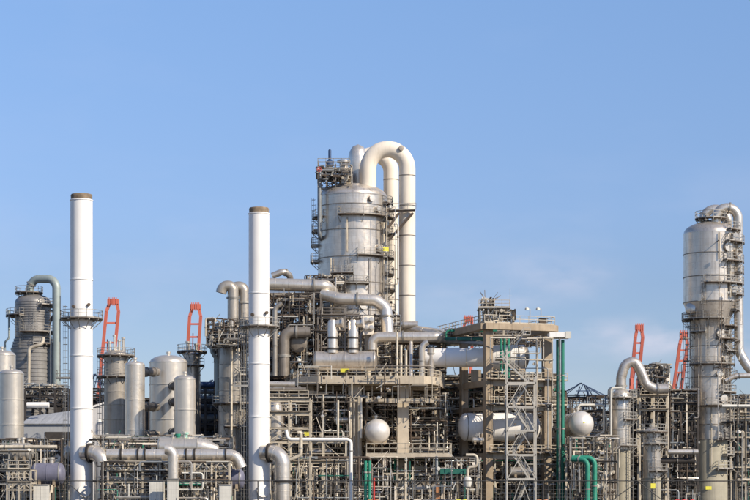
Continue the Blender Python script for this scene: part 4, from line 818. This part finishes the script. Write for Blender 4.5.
t = thing('roof_cabinet', 'red-brown box with railing at right end of the concrete frame roof', 'cabinet', P(543, 322, 315)); k = MB(); k.box(X(539, 315), X(546, 315), 314, 316, zt_, zt_+1.0); k.build('box', 'brown_steel', t, smooth=False); k = MB(); k.box(X(538.6, 315), X(546.4, 315), 313.8, 316.2, zt_+1.0, zt_+1.1); k.build('lid', 'dark_steel', t, smooth=False)
lamp(530, 309, 313, 'lamp on a short pole above the concrete frame roof', zt_); lamp(541, 309, 315, 'lamp on a short pole at right end of the concrete frame roof', zt_)
# vessels
Yv = 315
k = MB(); t = thing('insulated_vessel', 'long white insulated vessel crossing the upper bay of the concrete frame', 'vessel', P(478, 372, Yv))
k.axial(P(424, 358, Yv), (1, 0, .012), [(S(8.5, Yv), 0), (S(9.5, Yv), .3), (S(9.5, Yv), S(62, Yv)), (S(12, Yv), S(72, Yv)), (S(12, Yv), S(100, Yv))], 40, False); k.build('shell', 'white_paint', t)
for c, s_, rr in ((P(424, 358, Yv), -1, 8.5), (P(524, 356.8, Yv), 1, 12)): MB().axial(c, (s_, 0, 0), [(S(rr, Yv)*math.cos(R(a)), S(rr, Yv)*.45*math.sin(R(a))) for a in range(0, 91, 10)], 40, False).build('head', 'white_paint' if s_ < 0 else 'dull_cladding', t)
for px_ in (445, 466, 500, 518): MB().axial(P(px_, 358-(px_-424)*.012, Yv), (1, 0, 0), [(S(9.4 if px_ < 486 else 11.9, Yv), -.1), (S(9.8 if px_ < 486 else 12.3, Yv), -.08), (S(9.8 if px_ < 486 else 12.3, Yv), .08), (S(9.4 if px_ < 486 else 11.9, Yv), .1)], 40, False).build('band', 'cream_cladding' if px_ < 510 else 'dull_cladding', t)
for px_ in (436, 476, 515): MB().beam(P(px_, 370, Yv), P(px_, 382, Yv), 1.6, .5).build('saddle', 'concrete', t, smooth=False)
t = hvessel('white domed vessel crossing the middle bay of the concrete frame behind the stairs', P(466, 427, 315.5), P(532, 427, 317), S(14, 316), 'white_paint', .55, bands=4)
# level frames inside, pipes
pipe_zone('in the top bay of the concrete frame', zbox(444, 545, 331, 345, 320, 329), 20, 110, PALG+['grey_pipe', 'dark_green' if False else 'dull_cladding'], 53, vert=.3)
pipe_zone('under the upper white vessel in the concrete frame', zbox(432, 556, 376, 410, 321, 332), 50, 330, PALG+['brown_steel', 'grey_pipe'], 54)
pipe_zone('beside the middle white vessel in the concrete frame', zbox(446, 560, 412, 452, 322, 334), 32, 240, PAL+['brown_steel', 'dull_cladding'], 55)
pipe_zone('near the ground inside the concrete frame', zbox(446, 566, 458, 500, 313, 328), 44, 500, PALG+['brown_steel', 'cream_steel', 'dull_cladding'], 56, rs=(.06, .2), vert=.65)
steel_frame('brown steel frame at the foot of the concrete structure', 452, 562, 462, 318, 326, [463, 480], 5, 'brown_steel', .24, .4, seed=57)
steel_frame('brown steel frame behind the concrete structure', 440, 566, 392, 332, 344, [392, 408, 424, 440, 456, 474], 6, 'brown_steel', .3, .5, seed=58)
for px_, y_, py0, w_, m, lab in ((557.3, 311, 340, 1.3, 'riser_green', 'left tall dark green riser beside the slim pale pole'), (562.8, 310, 340, 1.7, 'riser_green', 'right tall dark green riser beside the slim pale pole')):
    pipe(lab, [P(px_, py0, y_), (X(px_, y_), y_, .2)], S(w_, y_), m, (.2, .5, .8), seg=14)
pipe('tall slim pale pole in front of the green risers', [P(559.6, 339, 306), (X(559.6, 306), 306, .1)], S(1.1, 306), 'galvanised', (.3, .6), seg=8, name='standpipe')
t = thing('gantry_head', 'white box girder on top of the green risers', 'girder', P(560, 338, 310)); k = MB(); k.box(X(549, 309), X(570, 309), 308, 312, Z(337.5, 309), Z(332.5, 309)); k.build('girder', 'white_paint', t, smooth=False); k = MB(); k.box(X(565, 309), X(570.5, 309), 307.9, 307.997, Z(339, 309), Z(332, 309)); k.build('end_plate', 'cabinet_white', t, smooth=False)
for i, px_ in enumerate((501, 504.5, 508.5)): pipe(f'{ORD[i]} pale green short riser between the vessel and the near pillar', [P(px_, 338, 311), P(px_, 372+i*4, 311)], S(1.3, 311), 'green_paint', (.5,), seg=10, group='green risers in the upper bay')
pipe('green horizontal pipe under the roof beam of the concrete frame', [P(446, 339, 318), P(484, 339, 314)], S(1.8, 316), 'dark_green', (.3, .7), seg=12)
pipe('grey horizontal pipe across the concrete frame above the white vessel', [P(432, 341, 322), P(486, 343, 313)], S(1.7, 316), 'grey_pipe', (), seg=12)
pipe('cream vertical pipe hanging from the frame roof left of the right pillar', [P(537, 338, 311), P(537, 378, 311)], S(1.2, 311), 'cream_cladding', (), seg=10)
mat('stair_steel', (0.50, 0.47, 0.41), 0.5, 0.2, 0.15, 1.0, 0.3, (0.25, 0.2, 0.15))
# stair tower
Ys0, Ys1 = 302.5, 306.0; t = thing('stair_tower', 'zigzag grey steel stair tower fixed to the front of the concrete frame', 'stairs', (X(521, 304), 304, 0))
xl, xr = X(507, Ys0), X(536, Ys0); zs = [Z(p, Ys0) for p in (335, 359, 383, 407, 431, 455, 479)]+[0.1]
for x_ in (xl, xr):
    for y_ in (Ys0, Ys1): MB().beam((x_, y_, 0), (x_, y_, Z(349, Ys0) if x_ == xl else Z(376, Ys0)), .2).build('post', 'stair_steel', t, smooth=False)
for i in range(len(zs)-1):
    z1, z0 = zs[i], zs[i+1]; y_ = Ys0+.7 if i % 2 else Ys1-.7
    xa, xb = (xl+1.0, xr-1.0) if i % 2 else (xr-1.0, xl+1.0)
    if i < 2: xa, xb = (X(503, Ys0), X(529, Ys0)) if i == 1 else (X(524, Ys0), X(503, Ys0))
    # flight climbs from (xb,z0) to (xa,z1)
    k = MB()
    for s in (-.5, .5):
        k.beam((xb, y_+s, z0), (xa, y_+s, z1), .06, .24)
        for hh in (.6, 1.05): k.beam((xb, y_+s, z0+hh), (xa, y_+s, z1+hh), .05)
    n_ = 14
    for j in range(n_): u = (j+.5)/n_; xx = xb+(xa-xb)*u; zz = z0+(z1-z0)*u; k.box(xx-.13, xx+.13, y_-.47, y_+.47, zz, zz+.04)
    for j in range(5): u = j/4; xx = xb+(xa-xb)*u; zz = z0+(z1-z0)*u; k.beam((xx, y_-.5, zz), (xx, y_-.5, zz+1.05), .05)
    k.build('stair_flight', 'stair_steel', t, smooth=False)
    k = MB(); lx0, lx1 = (xa-.1, xa+1.0) if xa > xb else (xa-1.0, xa+.1); k.box(lx0, lx1, Ys0+.15, Ys1-.15, z1-.06, z1); k.build('landing', 'dull_cladding', t, smooth=False)
    k = MB(); railing(k, [(lx0, Ys0+.16, z1), (lx1, Ys0+.16, z1)], 1.1, .035, 1.2); k.build('landing_railing', 'stair_steel', t, smooth=False)
    if 2 <= i: 
        MB().beam((xl, Ys0, z1), (xr, Ys0, z1), .2, .24).build('beam', 'stair_steel', t, smooth=False); MB().beam((xl, Ys1, z1), (xr, Ys1, z1), .2, .24).build('beam', 'stair_steel', t, smooth=False)
        xm = (xl+xr)/2
        for a in (xl+.15, xr-.15): MB().beam((a, Ys0-.05, z0+.15), (xm+(.12 if a > xm else -.12), Ys0-.05, z1-.15), .11).build('brace', 'stair_steel', t, smooth=False)
pipe_zone('clipped to the front face of the concrete frame', zbox(490, 552, 338, 460, 306.6, 309.4), 12, 14, PAL+['cream_steel', 'cream_cladding'], 91, rs=(.06, .14), rstuff=(.03, .09))
# right side of the concrete frame: vessel stand and looped pipes
t = steel_frame('cream platform frame carrying the ball-ended vessel on the right', 566, 607, 444, 306, 320, [445, 462, 480], 3, 'cream_steel', .26, .4, seed=61)
placard(t, P(607, 455, 305.6), .01+.1, .1, m='cabinet_white')
for i, (px_, py_, yy) in enumerate(((587.5, 459.5, 298), (594.6, 458, 300))):
    pipe(f"{('front', 'rear')[i]} one of two big bright green bent pipes at lower right", [P(572, py_, yy+1), P(px_, py_, yy), (X(px_, yy), yy, .2)], S(2.5, yy), 'green_paint', (.1, .6), S(7, yy), 18, group='two big bright green bent pipes')
pipe('white inverted-U pipe behind the right ball-ended vessel', [P(578, 418, 318), P(578, 405, 318), P(604, 405, 318), P(604, 432, 318), P(596, 436, 318)], S(1.3, 318), 'cabinet_white', (), seg=10)
pipe('white inverted-U pipe joining the skirt column right of the ball-ended vessel', [P(597, 438, 314), P(611, 438, 314), P(611, 388, 314), P(622, 388, 314)], S(1.2, 314), 'cabinet_white', (), seg=10)
pipe('cream rectangular loop pipe under the right ball-ended vessel', [P(572, 452, 304), P(613, 452, 304), P(613, 436, 304), P(600, 436, 304)], S(1.3, 304), 'cream_steel', (.4,), seg=10)
pipe_zone('around the stand of the right ball-ended vessel', zbox(566, 612, 438, 500, 300, 318), 40, 260, PALG+['cream_steel', 'brown_steel'], 62, rs=(.06, .2))
pipe_zone('behind the right ball-ended vessel', zbox(566, 612, 410, 440, 318, 326), 12, 50, PAL, 63, rs=(.07, .16))

# ================================================================ RIGHT GROUP
Y = 316; x_ = X(621, Y); r_ = S(9.4, Y)
t = thing('skirted_column', 'silver column with olive skirt standing below the S-bent pipe', 'column', (x_, Y, 0))
column_shell(t, x_, Y, [(r_, Z(450, Y)), (r_, Z(395, Y)), (r_*.75, Z(391, Y)), (r_*.4, Z(389, Y))], 'bright_cladding', [Z(p, Y) for p in (410, 430)], 36)
MB().axial((x_, Y, 0), (0, 0, 1), [(r_+.06, 0), (r_+.06, Z(450, Y)-.01)], 36).build('skirt', 'olive_skirt', t)
for py_, a0, a1 in ((420, 10, 120), (446, -10, 130), (398, -60, 100)): ring_platform(t, x_, Y, Z(py_, Y), r_, 1.1, a0, a1)
ladder(t, x_+r_*.8, Y-r_, 0, Z(398, Y), 40)
pipe('silver S-bent pipe arching over the skirted column and diving right', [P(621, 393, Y), P(621, 378, Y), P(625, 364, Y), P(635, 361, Y), P(641, 372, Y), P(646, 385, Y), P(655, 389, Y), P(668, 389, Y)], S(5.1, Y), 'cladding', (.08, .88), S(9, Y), 24, seams=10, name='overhead_line')
pipe('white parallel pipe left of the S-bent pipe', [P(609, 400, 317), P(609, 388, 317), P(616, 388, 317)], S(1.4, 317), 'cabinet_white', (), seg=10)
t, x2, r2 = vessel(652, 428, 306, 8.6, 'silver column wrapped in pipes with yellow-green base right of the skirted column', 'cladding', (445, 460), [(444, -40, 80), (471, -20, 130), (432, -90, 90)])
MB().axial((x2, 306, 0), (0, 0, 1), [(r2+.08, 0), (r2+.08, Z(478, 306))], 32).build('skirt', 'olive_skirt', t); ladder(t, x2+.2, 306-r2-.2, 0, Z(432, 306), 5)
placard(t, P(653, 486, 303), S(5, 303), S(5, 303), (.3, -1, 0), 'yellow_paint')
t = hvessel('dark horizontal duct between the S-bent pipe and the right tower', P(664, 396, 326), P(700, 396, 326), S(5.5, 326), 'grey_pipe', .3, name='horizontal_duct', saddles=False)
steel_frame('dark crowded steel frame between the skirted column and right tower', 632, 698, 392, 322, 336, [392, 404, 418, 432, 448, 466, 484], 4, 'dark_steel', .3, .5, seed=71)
steel_frame('pale light frame carrying the end of the S-bent pipe', 640, 668, 392, 319, 321.5, [396, 410], 2, 'cream_steel', .2, .7, seed=72)
pipe_zone('behind the S-bent pipe', zbox(640, 668, 366, 392, 320, 328), 16, 120, PAL+['dull_cladding'], 73, rs=(.07, .22))
pipe_zone('in the dark frame left of the right tower', zbox(628, 692, 392, 500, 320, 336), 50, 420, PAL+['dark_steel']*6+['grey_pipe']*3, 74, rs=(.06, .24))
pipe('silver inverted-U line high above the dark frame on the right', [P(650, 392, 322), P(650, 364, 322), P(662, 364, 322), P(662, 392, 322)], S(1.6, 322), 'grey_pipe', (.5,), seg=10)
pipe('dull elbow line entering the left flank of the right tower near its base', [P(668, 452, 316), P(698, 452, 316)], S(2.6, 316), 'bright_cladding', (.85,), seg=14)
pipe('dark line below the silver elbow near the right tower base', [P(660, 461, 317), P(694, 461, 317)], S(3, 317), 'dark_steel', (.5,), seg=14)
# right tower
Y = 326; x_ = X(710, Y)
t = RT = thing('right_tower', 'tall silver tower at far right with narrower lower body and arched top line', 'tower', (x_, Y, 0))
rt, rl, rb = S(26.3, Y), S(19.6, Y), S(17, Y)
ringz = [Z(p, Y) for p in (482, 440, 425, 407, 378, 363, 347, 303, 278, 255)]
column_shell(t, x_, Y, [(rb, 0), (rb, Z(408, Y)), (rl, Z(406, Y)), (rl, Z(322, Y)), (rt, Z(303.4, Y)), (rt, Z(234, Y))], 'cladding', ringz, 56, ringm='dull_cladding')
MB().axial((x_, Y, 0), (0, 0, 1), dome(rt, Z(234, Y), S(12, Y), 8), 56).build('head', 'cladding', t)
MB().axial((x_, Y, 0), (0, 0, 1), [(rb+.06, 0), (rb+.06, Z(440, Y)-.1)], 48, False).build('skirt', 'olive_skirt', t)
for py_, rr, a0, a1, w_ in ((219, S(8, Y), -180, 180, 1.3), (244, rt, 25, 110, 1.3), (263, rt, 20, 80, 1.2), (285, rt, -20, 100, 1.2), (320, rl, -110, 20, 1.4), (327, rl, 20, 120, 1.4), (340, rl, 10, 120, 1.4), (365, rl, -60, 60, 1.1), (406, rl, -20, 110, 1.3), (439, rb, 20, 100, 1.3), (469, rb, 10, 60, 1.2), (296, rt, 40, 100, 1.2), (274, rt, 55, 110, 1.2), (253, rt, 60, 105, 1.0), (311, rl*1.15, 50, 110, 1.2), (333, rl, -60, -20, 1.0), (352, rl, 30, 100, 1.2), (378, rl, 50, 115, 1.2), (393, rl, 20, 70, 1.1), (423, rb, 30, 110, 1.2), (455, rb, 35, 90, 1.2), (232, rt, 30, 60, 1.0)):
    ring_platform(t, x_+(S(1, Y) if py_ == 219 else 0), Y, Z(py_, Y), rr, w_, a0, a1)
ladder(t, x_-rl-.3, Y-.5, 0, Z(320, Y), -75); ladder(t, x_+rt*.6, Y-rt*.85, Z(285, Y), Z(244, Y), 40); ladder(t, x_-.3*rl, Y-rl-.2, Z(365, Y), Z(320, Y), -10, False); ladder(t, x_+rl*.75, Y-rl*.75, Z(406, Y), Z(340, Y), 45); ladder(t, x_-rt*.4, Y-rt*.95, Z(320, Y), Z(285, Y), -15)
for a, py_, q_ in ((50, 240, .6), (60, 255, .5), (30, 250, .5), (45, 290, .6), (20, 335, .5), (50, 345, .6), (70, 352, .5), (15, 375, .3), (30, 400, .5), (-30, 300, .4), (38, 360, .35), (52, 333, .3)):
    rr = rt if py_ < 303 else rl; nozzle(t, pol(x_, Y, rr-.2, a, Z(py_, Y)), (math.sin(R(a)), -math.cos(R(a)), 0), q_, .4)
k = MB(); k.axial(pol(x_, Y, rl+.6, -60, Z(310, Y)), (-.5, -.8, .2), [(.3, -.8), (.9, -.6), (1.1, 0), (.9, .6), (.3, .9)], 18); k.build('relief_valve', 'bright_cladding', t)
for a, py0, py1, q_, rr in ((10, 236, 262, .1, rt), (35, 262, 300, .12, rt), (28, 325, 400, .12, rl), (58, 325, 430, .14, rl), (-5, 408, 470, .1, rb), (-40, 325, 400, .08, rl), (74, 240, 300, .13, rt)):
    k = MB(); k.tube([pol(x_, Y, rr+.35, a, Z(py0, Y)), pol(x_, Y, rr+.35, a, Z(py1, Y))], q_, 8); k.build('standpipe', 'cream_steel', t)
placard(t, P(709, 488, Y-rb-.1), S(7, Y), S(3.2, Y), (.2, -1, 0))
def arch2(label, pxl, pxr, pytop, pyl, tail, Y, rp):
    c = (pxl+pxr)/2; R0 = (pxr-pxl)/2
    pts = [P(pxl, pyl, Y)]+[P(c-R0*math.cos(R(b)), pytop+rp+R0-R0*math.sin(R(b)), Y) for b in range(0, 181, 12)]+tail
    P2 = pts[:-len(tail)]+fillet([pts[-len(tail)-1]]+tail, S(20, Y), 8)[1:]
    return pipe(label, P2, S(rp, Y), 'bright_cladding', (.12, .3), 0, 24, name='overhead_line', seams=9)
arch2('front silver arched line down the right side of the right tower', 716, 738, 203, 226, [P(739, 352, Y-1), P(752, 374, Y-2), P(775, 376, Y-2)], Y-1, 4.8)
arch2('rear silver arched line behind the front arch of the right tower', 703, 728, 204.5, 226, [P(728, 270, Y+6)], Y+3, 4.6)
pipe('silver level line leaving the right tower towards the right edge', [P(725, 381, Y-3), P(735, 376, Y-3), P(775, 375, Y-3)], S(2.6, Y), 'bright_cladding', (.3,), seg=14)
pipe('white level line crossing right of the right tower at mid height', [P(722, 406, Y-6), P(775, 406, Y-6)], S(1.5, Y), 'cabinet_white', (.3,), seg=10)
for y_ in (324, 329):
    for a, b in (((728, 342), (740, 340)), ((729, 356), (740, 341)), ((732, 300), (740, 300))): MB().beam(P(*a, y_), P(*b, y_), .25).build('pipe_bracket', 'dull_cladding', RT, smooth=False)
steel_frame('cream open frame at the right edge beside the right tower', 731, 775, 395, 328, 336, [407, 420, 437, 452, 467, 480], 3, 'cream_steel', .26, .35, seed=75)
pipe_zone('in the cream frame at the right edge', zbox(731, 770, 396, 500, 327, 338), 26, 200, PAL+['dark_steel'], 76, rs=(.06, .22))
steel_frame('dark frame with green sheds behind the right edge', 735, 790, 408, 345, 356, [410, 425, 440, 460], 3, 'dark_steel', .3, .4, seed=77)

pipe_zone('on the platforms along the right side of the right tower', zbox(718, 742, 240, 440, 318, 323), 6, 10, PAL, 93, rs=(.06, .15), rstuff=(.03, .09))
pipe_zone('on the left flank of the right tower', zbox(682, 693, 306, 480, 323, 328), 5, 8, PAL, 94, rs=(.06, .14), rstuff=(.03, .08))
pipe_zone('on the right flank of the tallest tower', zbox(384, 398, 205, 335, 330, 333), 4, 4, PAL, 95, rs=(.06, .14), rstuff=(.03, .08))
# ================================================================ DARK PLANT BEHIND (added dark walls standing for deep shade, and pipework)
def backdrop(px0, px1, py, Y, depth, label, m='brown_steel', bay=6):  # added walls put the plant's inner shade into colour; green shed is real
    x0, x1, z = X(px0, Y), X(px1, Y), Z(py, Y); t = thing('dark_backdrop', label, 'building', ((x0+x1)/2, Y, 0))
    n_ = max(2, int((x1-x0)/bay)); w_ = (x1-x0)/n_
    for i in range(n_):
        MB().box(x0+i*w_+.05, x0+(i+1)*w_-.05, Y, Y+.3, .1, z-.4).build('wall_panel', m, t, smooth=False)
        MB().beam((x0+i*w_, Y-.15, 0), (x0+i*w_, Y-.15, z-.4), .3).build('pilaster', 'dark_steel', t, smooth=False)
        for j in range(3):
            zz = z*(.25+.25*j); MB().box(x0+i*w_+.8, x0+(i+1)*w_-.8, Y-.08, Y-.004, zz-.5, zz+.5).build('louvre', 'dark_steel', t, smooth=False)
    MB().box(x0-.3, x1+.3, Y-.6, Y+depth, z-.39, z).build('roof', 'dark_steel', t, smooth=False)
    MB().box(x1-.3, x1, Y+.31, Y+depth-.1, .1, z-.4).build('side_wall', m, t, smooth=False)
    MB().box(x0, x0+.3, Y+.31, Y+depth-.1, .1, z-.4).build('side_wall', m, t, smooth=False)
backdrop(236, 330, 388, 362, 12, 'added shade-dark brown louvred hall behind the steelwork right of centre chimney')
backdrop(331, 446, 392, 365, 12, 'added shade-dark brown louvred hall behind the round deck')
backdrop(447, 566, 408, 368, 12, 'added shade-dark brown louvred hall behind the concrete frame')
backdrop(567, 634, 426, 372, 12, 'added low shade-dark hall behind the right ball-ended vessel')
backdrop(635, 732, 398, 366, 12, 'added shade-black louvred hall behind the crowded frame left of the right tower', 'dark_steel')
backdrop(733, 800, 400, 380, 12, 'dark green shed behind the right edge', 'dark_green')
backdrop(186, 235, 396, 370, 10, 'dark hall coloured as shade, added behind the pipe rack left of the centre column', 'dark_steel')
backdrop(-30, 185, 398, 385, 14, 'added shade-dark long hall behind the warehouse at left', 'dark_steel')
pipe_zone('against the shade-dark walls behind the round deck', zbox(270, 450, 392, 470, 338, 360), 30, 420, ['dark_steel', 'galvanised', 'dull_cladding', 'brown_steel', 'grey_pipe'], 81, rs=(.1, .3))
pipe_zone('against the shade-dark walls behind the concrete frame', zbox(446, 620, 398, 470, 340, 362), 28, 380, ['dark_steel', 'galvanised', 'dull_cladding', 'brown_steel', 'grey_pipe'], 82, rs=(.1, .3))
# small coloured things near the ground
def pump(px, Y, m, label):
    p = Vector((X(px, Y), Y, 0)); t = thing('pump_set', label, 'pump', p); z0 = max(Z(500, Y)-.72, .3)
    MB().box(p.x-1, p.x+1, Y-.5, Y+.5, 0, z0).build('plinth', 'pale_concrete', t, smooth=False)
    MB().axial((p.x-.8, Y, z0+.5), (1, 0, 0), [(.14, 0), (.3, .08), (.3, .7), (.14, .8), (.14, 1.2)], 16).build('motor', m, t)
    MB().axial((p.x+.55, Y-.3, z0+.5), (0, 1, 0), [(.15, 0), (.36, .1), (.36, .4), (.15, .5)], 18).build('casing', m, t)
    MB().cyl((p.x+.9, Y, z0+.5), (p.x+.9, Y, z0+1.6), .14, 10).build('outlet', 'galvanised', t)
pump(461, 286, 'yellow_paint', 'yellow pump set on a plinth below the small white filter pot')
pump(373, 284, 'orange_paint', 'orange pump set at the foot of the green standpipes')
pump(542, 288, 'orange_paint', 'orange pump set at the foot of the stair tower')
pump(680, 300, 'red_paint', 'left red pump set in the shade left of right tower'); pump(688.5, 302, 'red_paint', 'right red pump set in the shade left of right tower')
t = thing('filter_pot', 'small white filter pot with goose-neck pipe left of the near concrete pillar', 'vessel', P(467.5, 490, 296))
MB().axial(P(467.5, 482, 296), (0, 0, 1), [(.1, -.9), (.5, -.7), (.62, -.2), (.62, .4), (.4, .75), (.15, .85)], 18).build('pot', 'cabinet_white', t)
pipe('', [P(467.5, 476, 296), P(467.5, 467, 296), P(477, 467, 296), P(477, 455, 296), P(466, 455, 296)], .22, 'cream_steel', parent=t, name='goose_neck', seg=10)
MB().cyl((X(467.5, 296), 296, 0), P(467.5, 488, 296), .15, 10).build('leg', 'cream_steel', t)
t = thing('panel_door', 'tan door panels at ground level under the lower deck', 'door', (X(441, 300), 300, 0))
for px_ in (438, 443): k = MB(); k.box(X(px_-2, 300), X(px_+2, 300), 300, 300.2, .1, Z(484, 300)); k.build('leaf', 'orange_paint' if px_ == 438 else 'pale_concrete', t, smooth=False)
t = thing('green_canopy', 'dark green sheet canopy under the lower deck near the filter pot', 'canopy', (X(455, 300), 300, 0))
k = MB(); k.box(X(440, 300), X(466, 300), 299, 302, Z(474, 300), Z(469, 300)); k.build('canopy_sheet', 'dark_green', t, smooth=False)
for px_ in (441, 465): MB().cyl((X(px_, 300), 300.5, 0), (X(px_, 300), 300.5, Z(474, 300)-.003), .08, 8).build('post', 'dark_green', t)
placard(DK, P(307, 434, 305), S(6, 305), S(4, 305))
for o in bpy.data.objects:
    if '_o' in o: del o['_o']
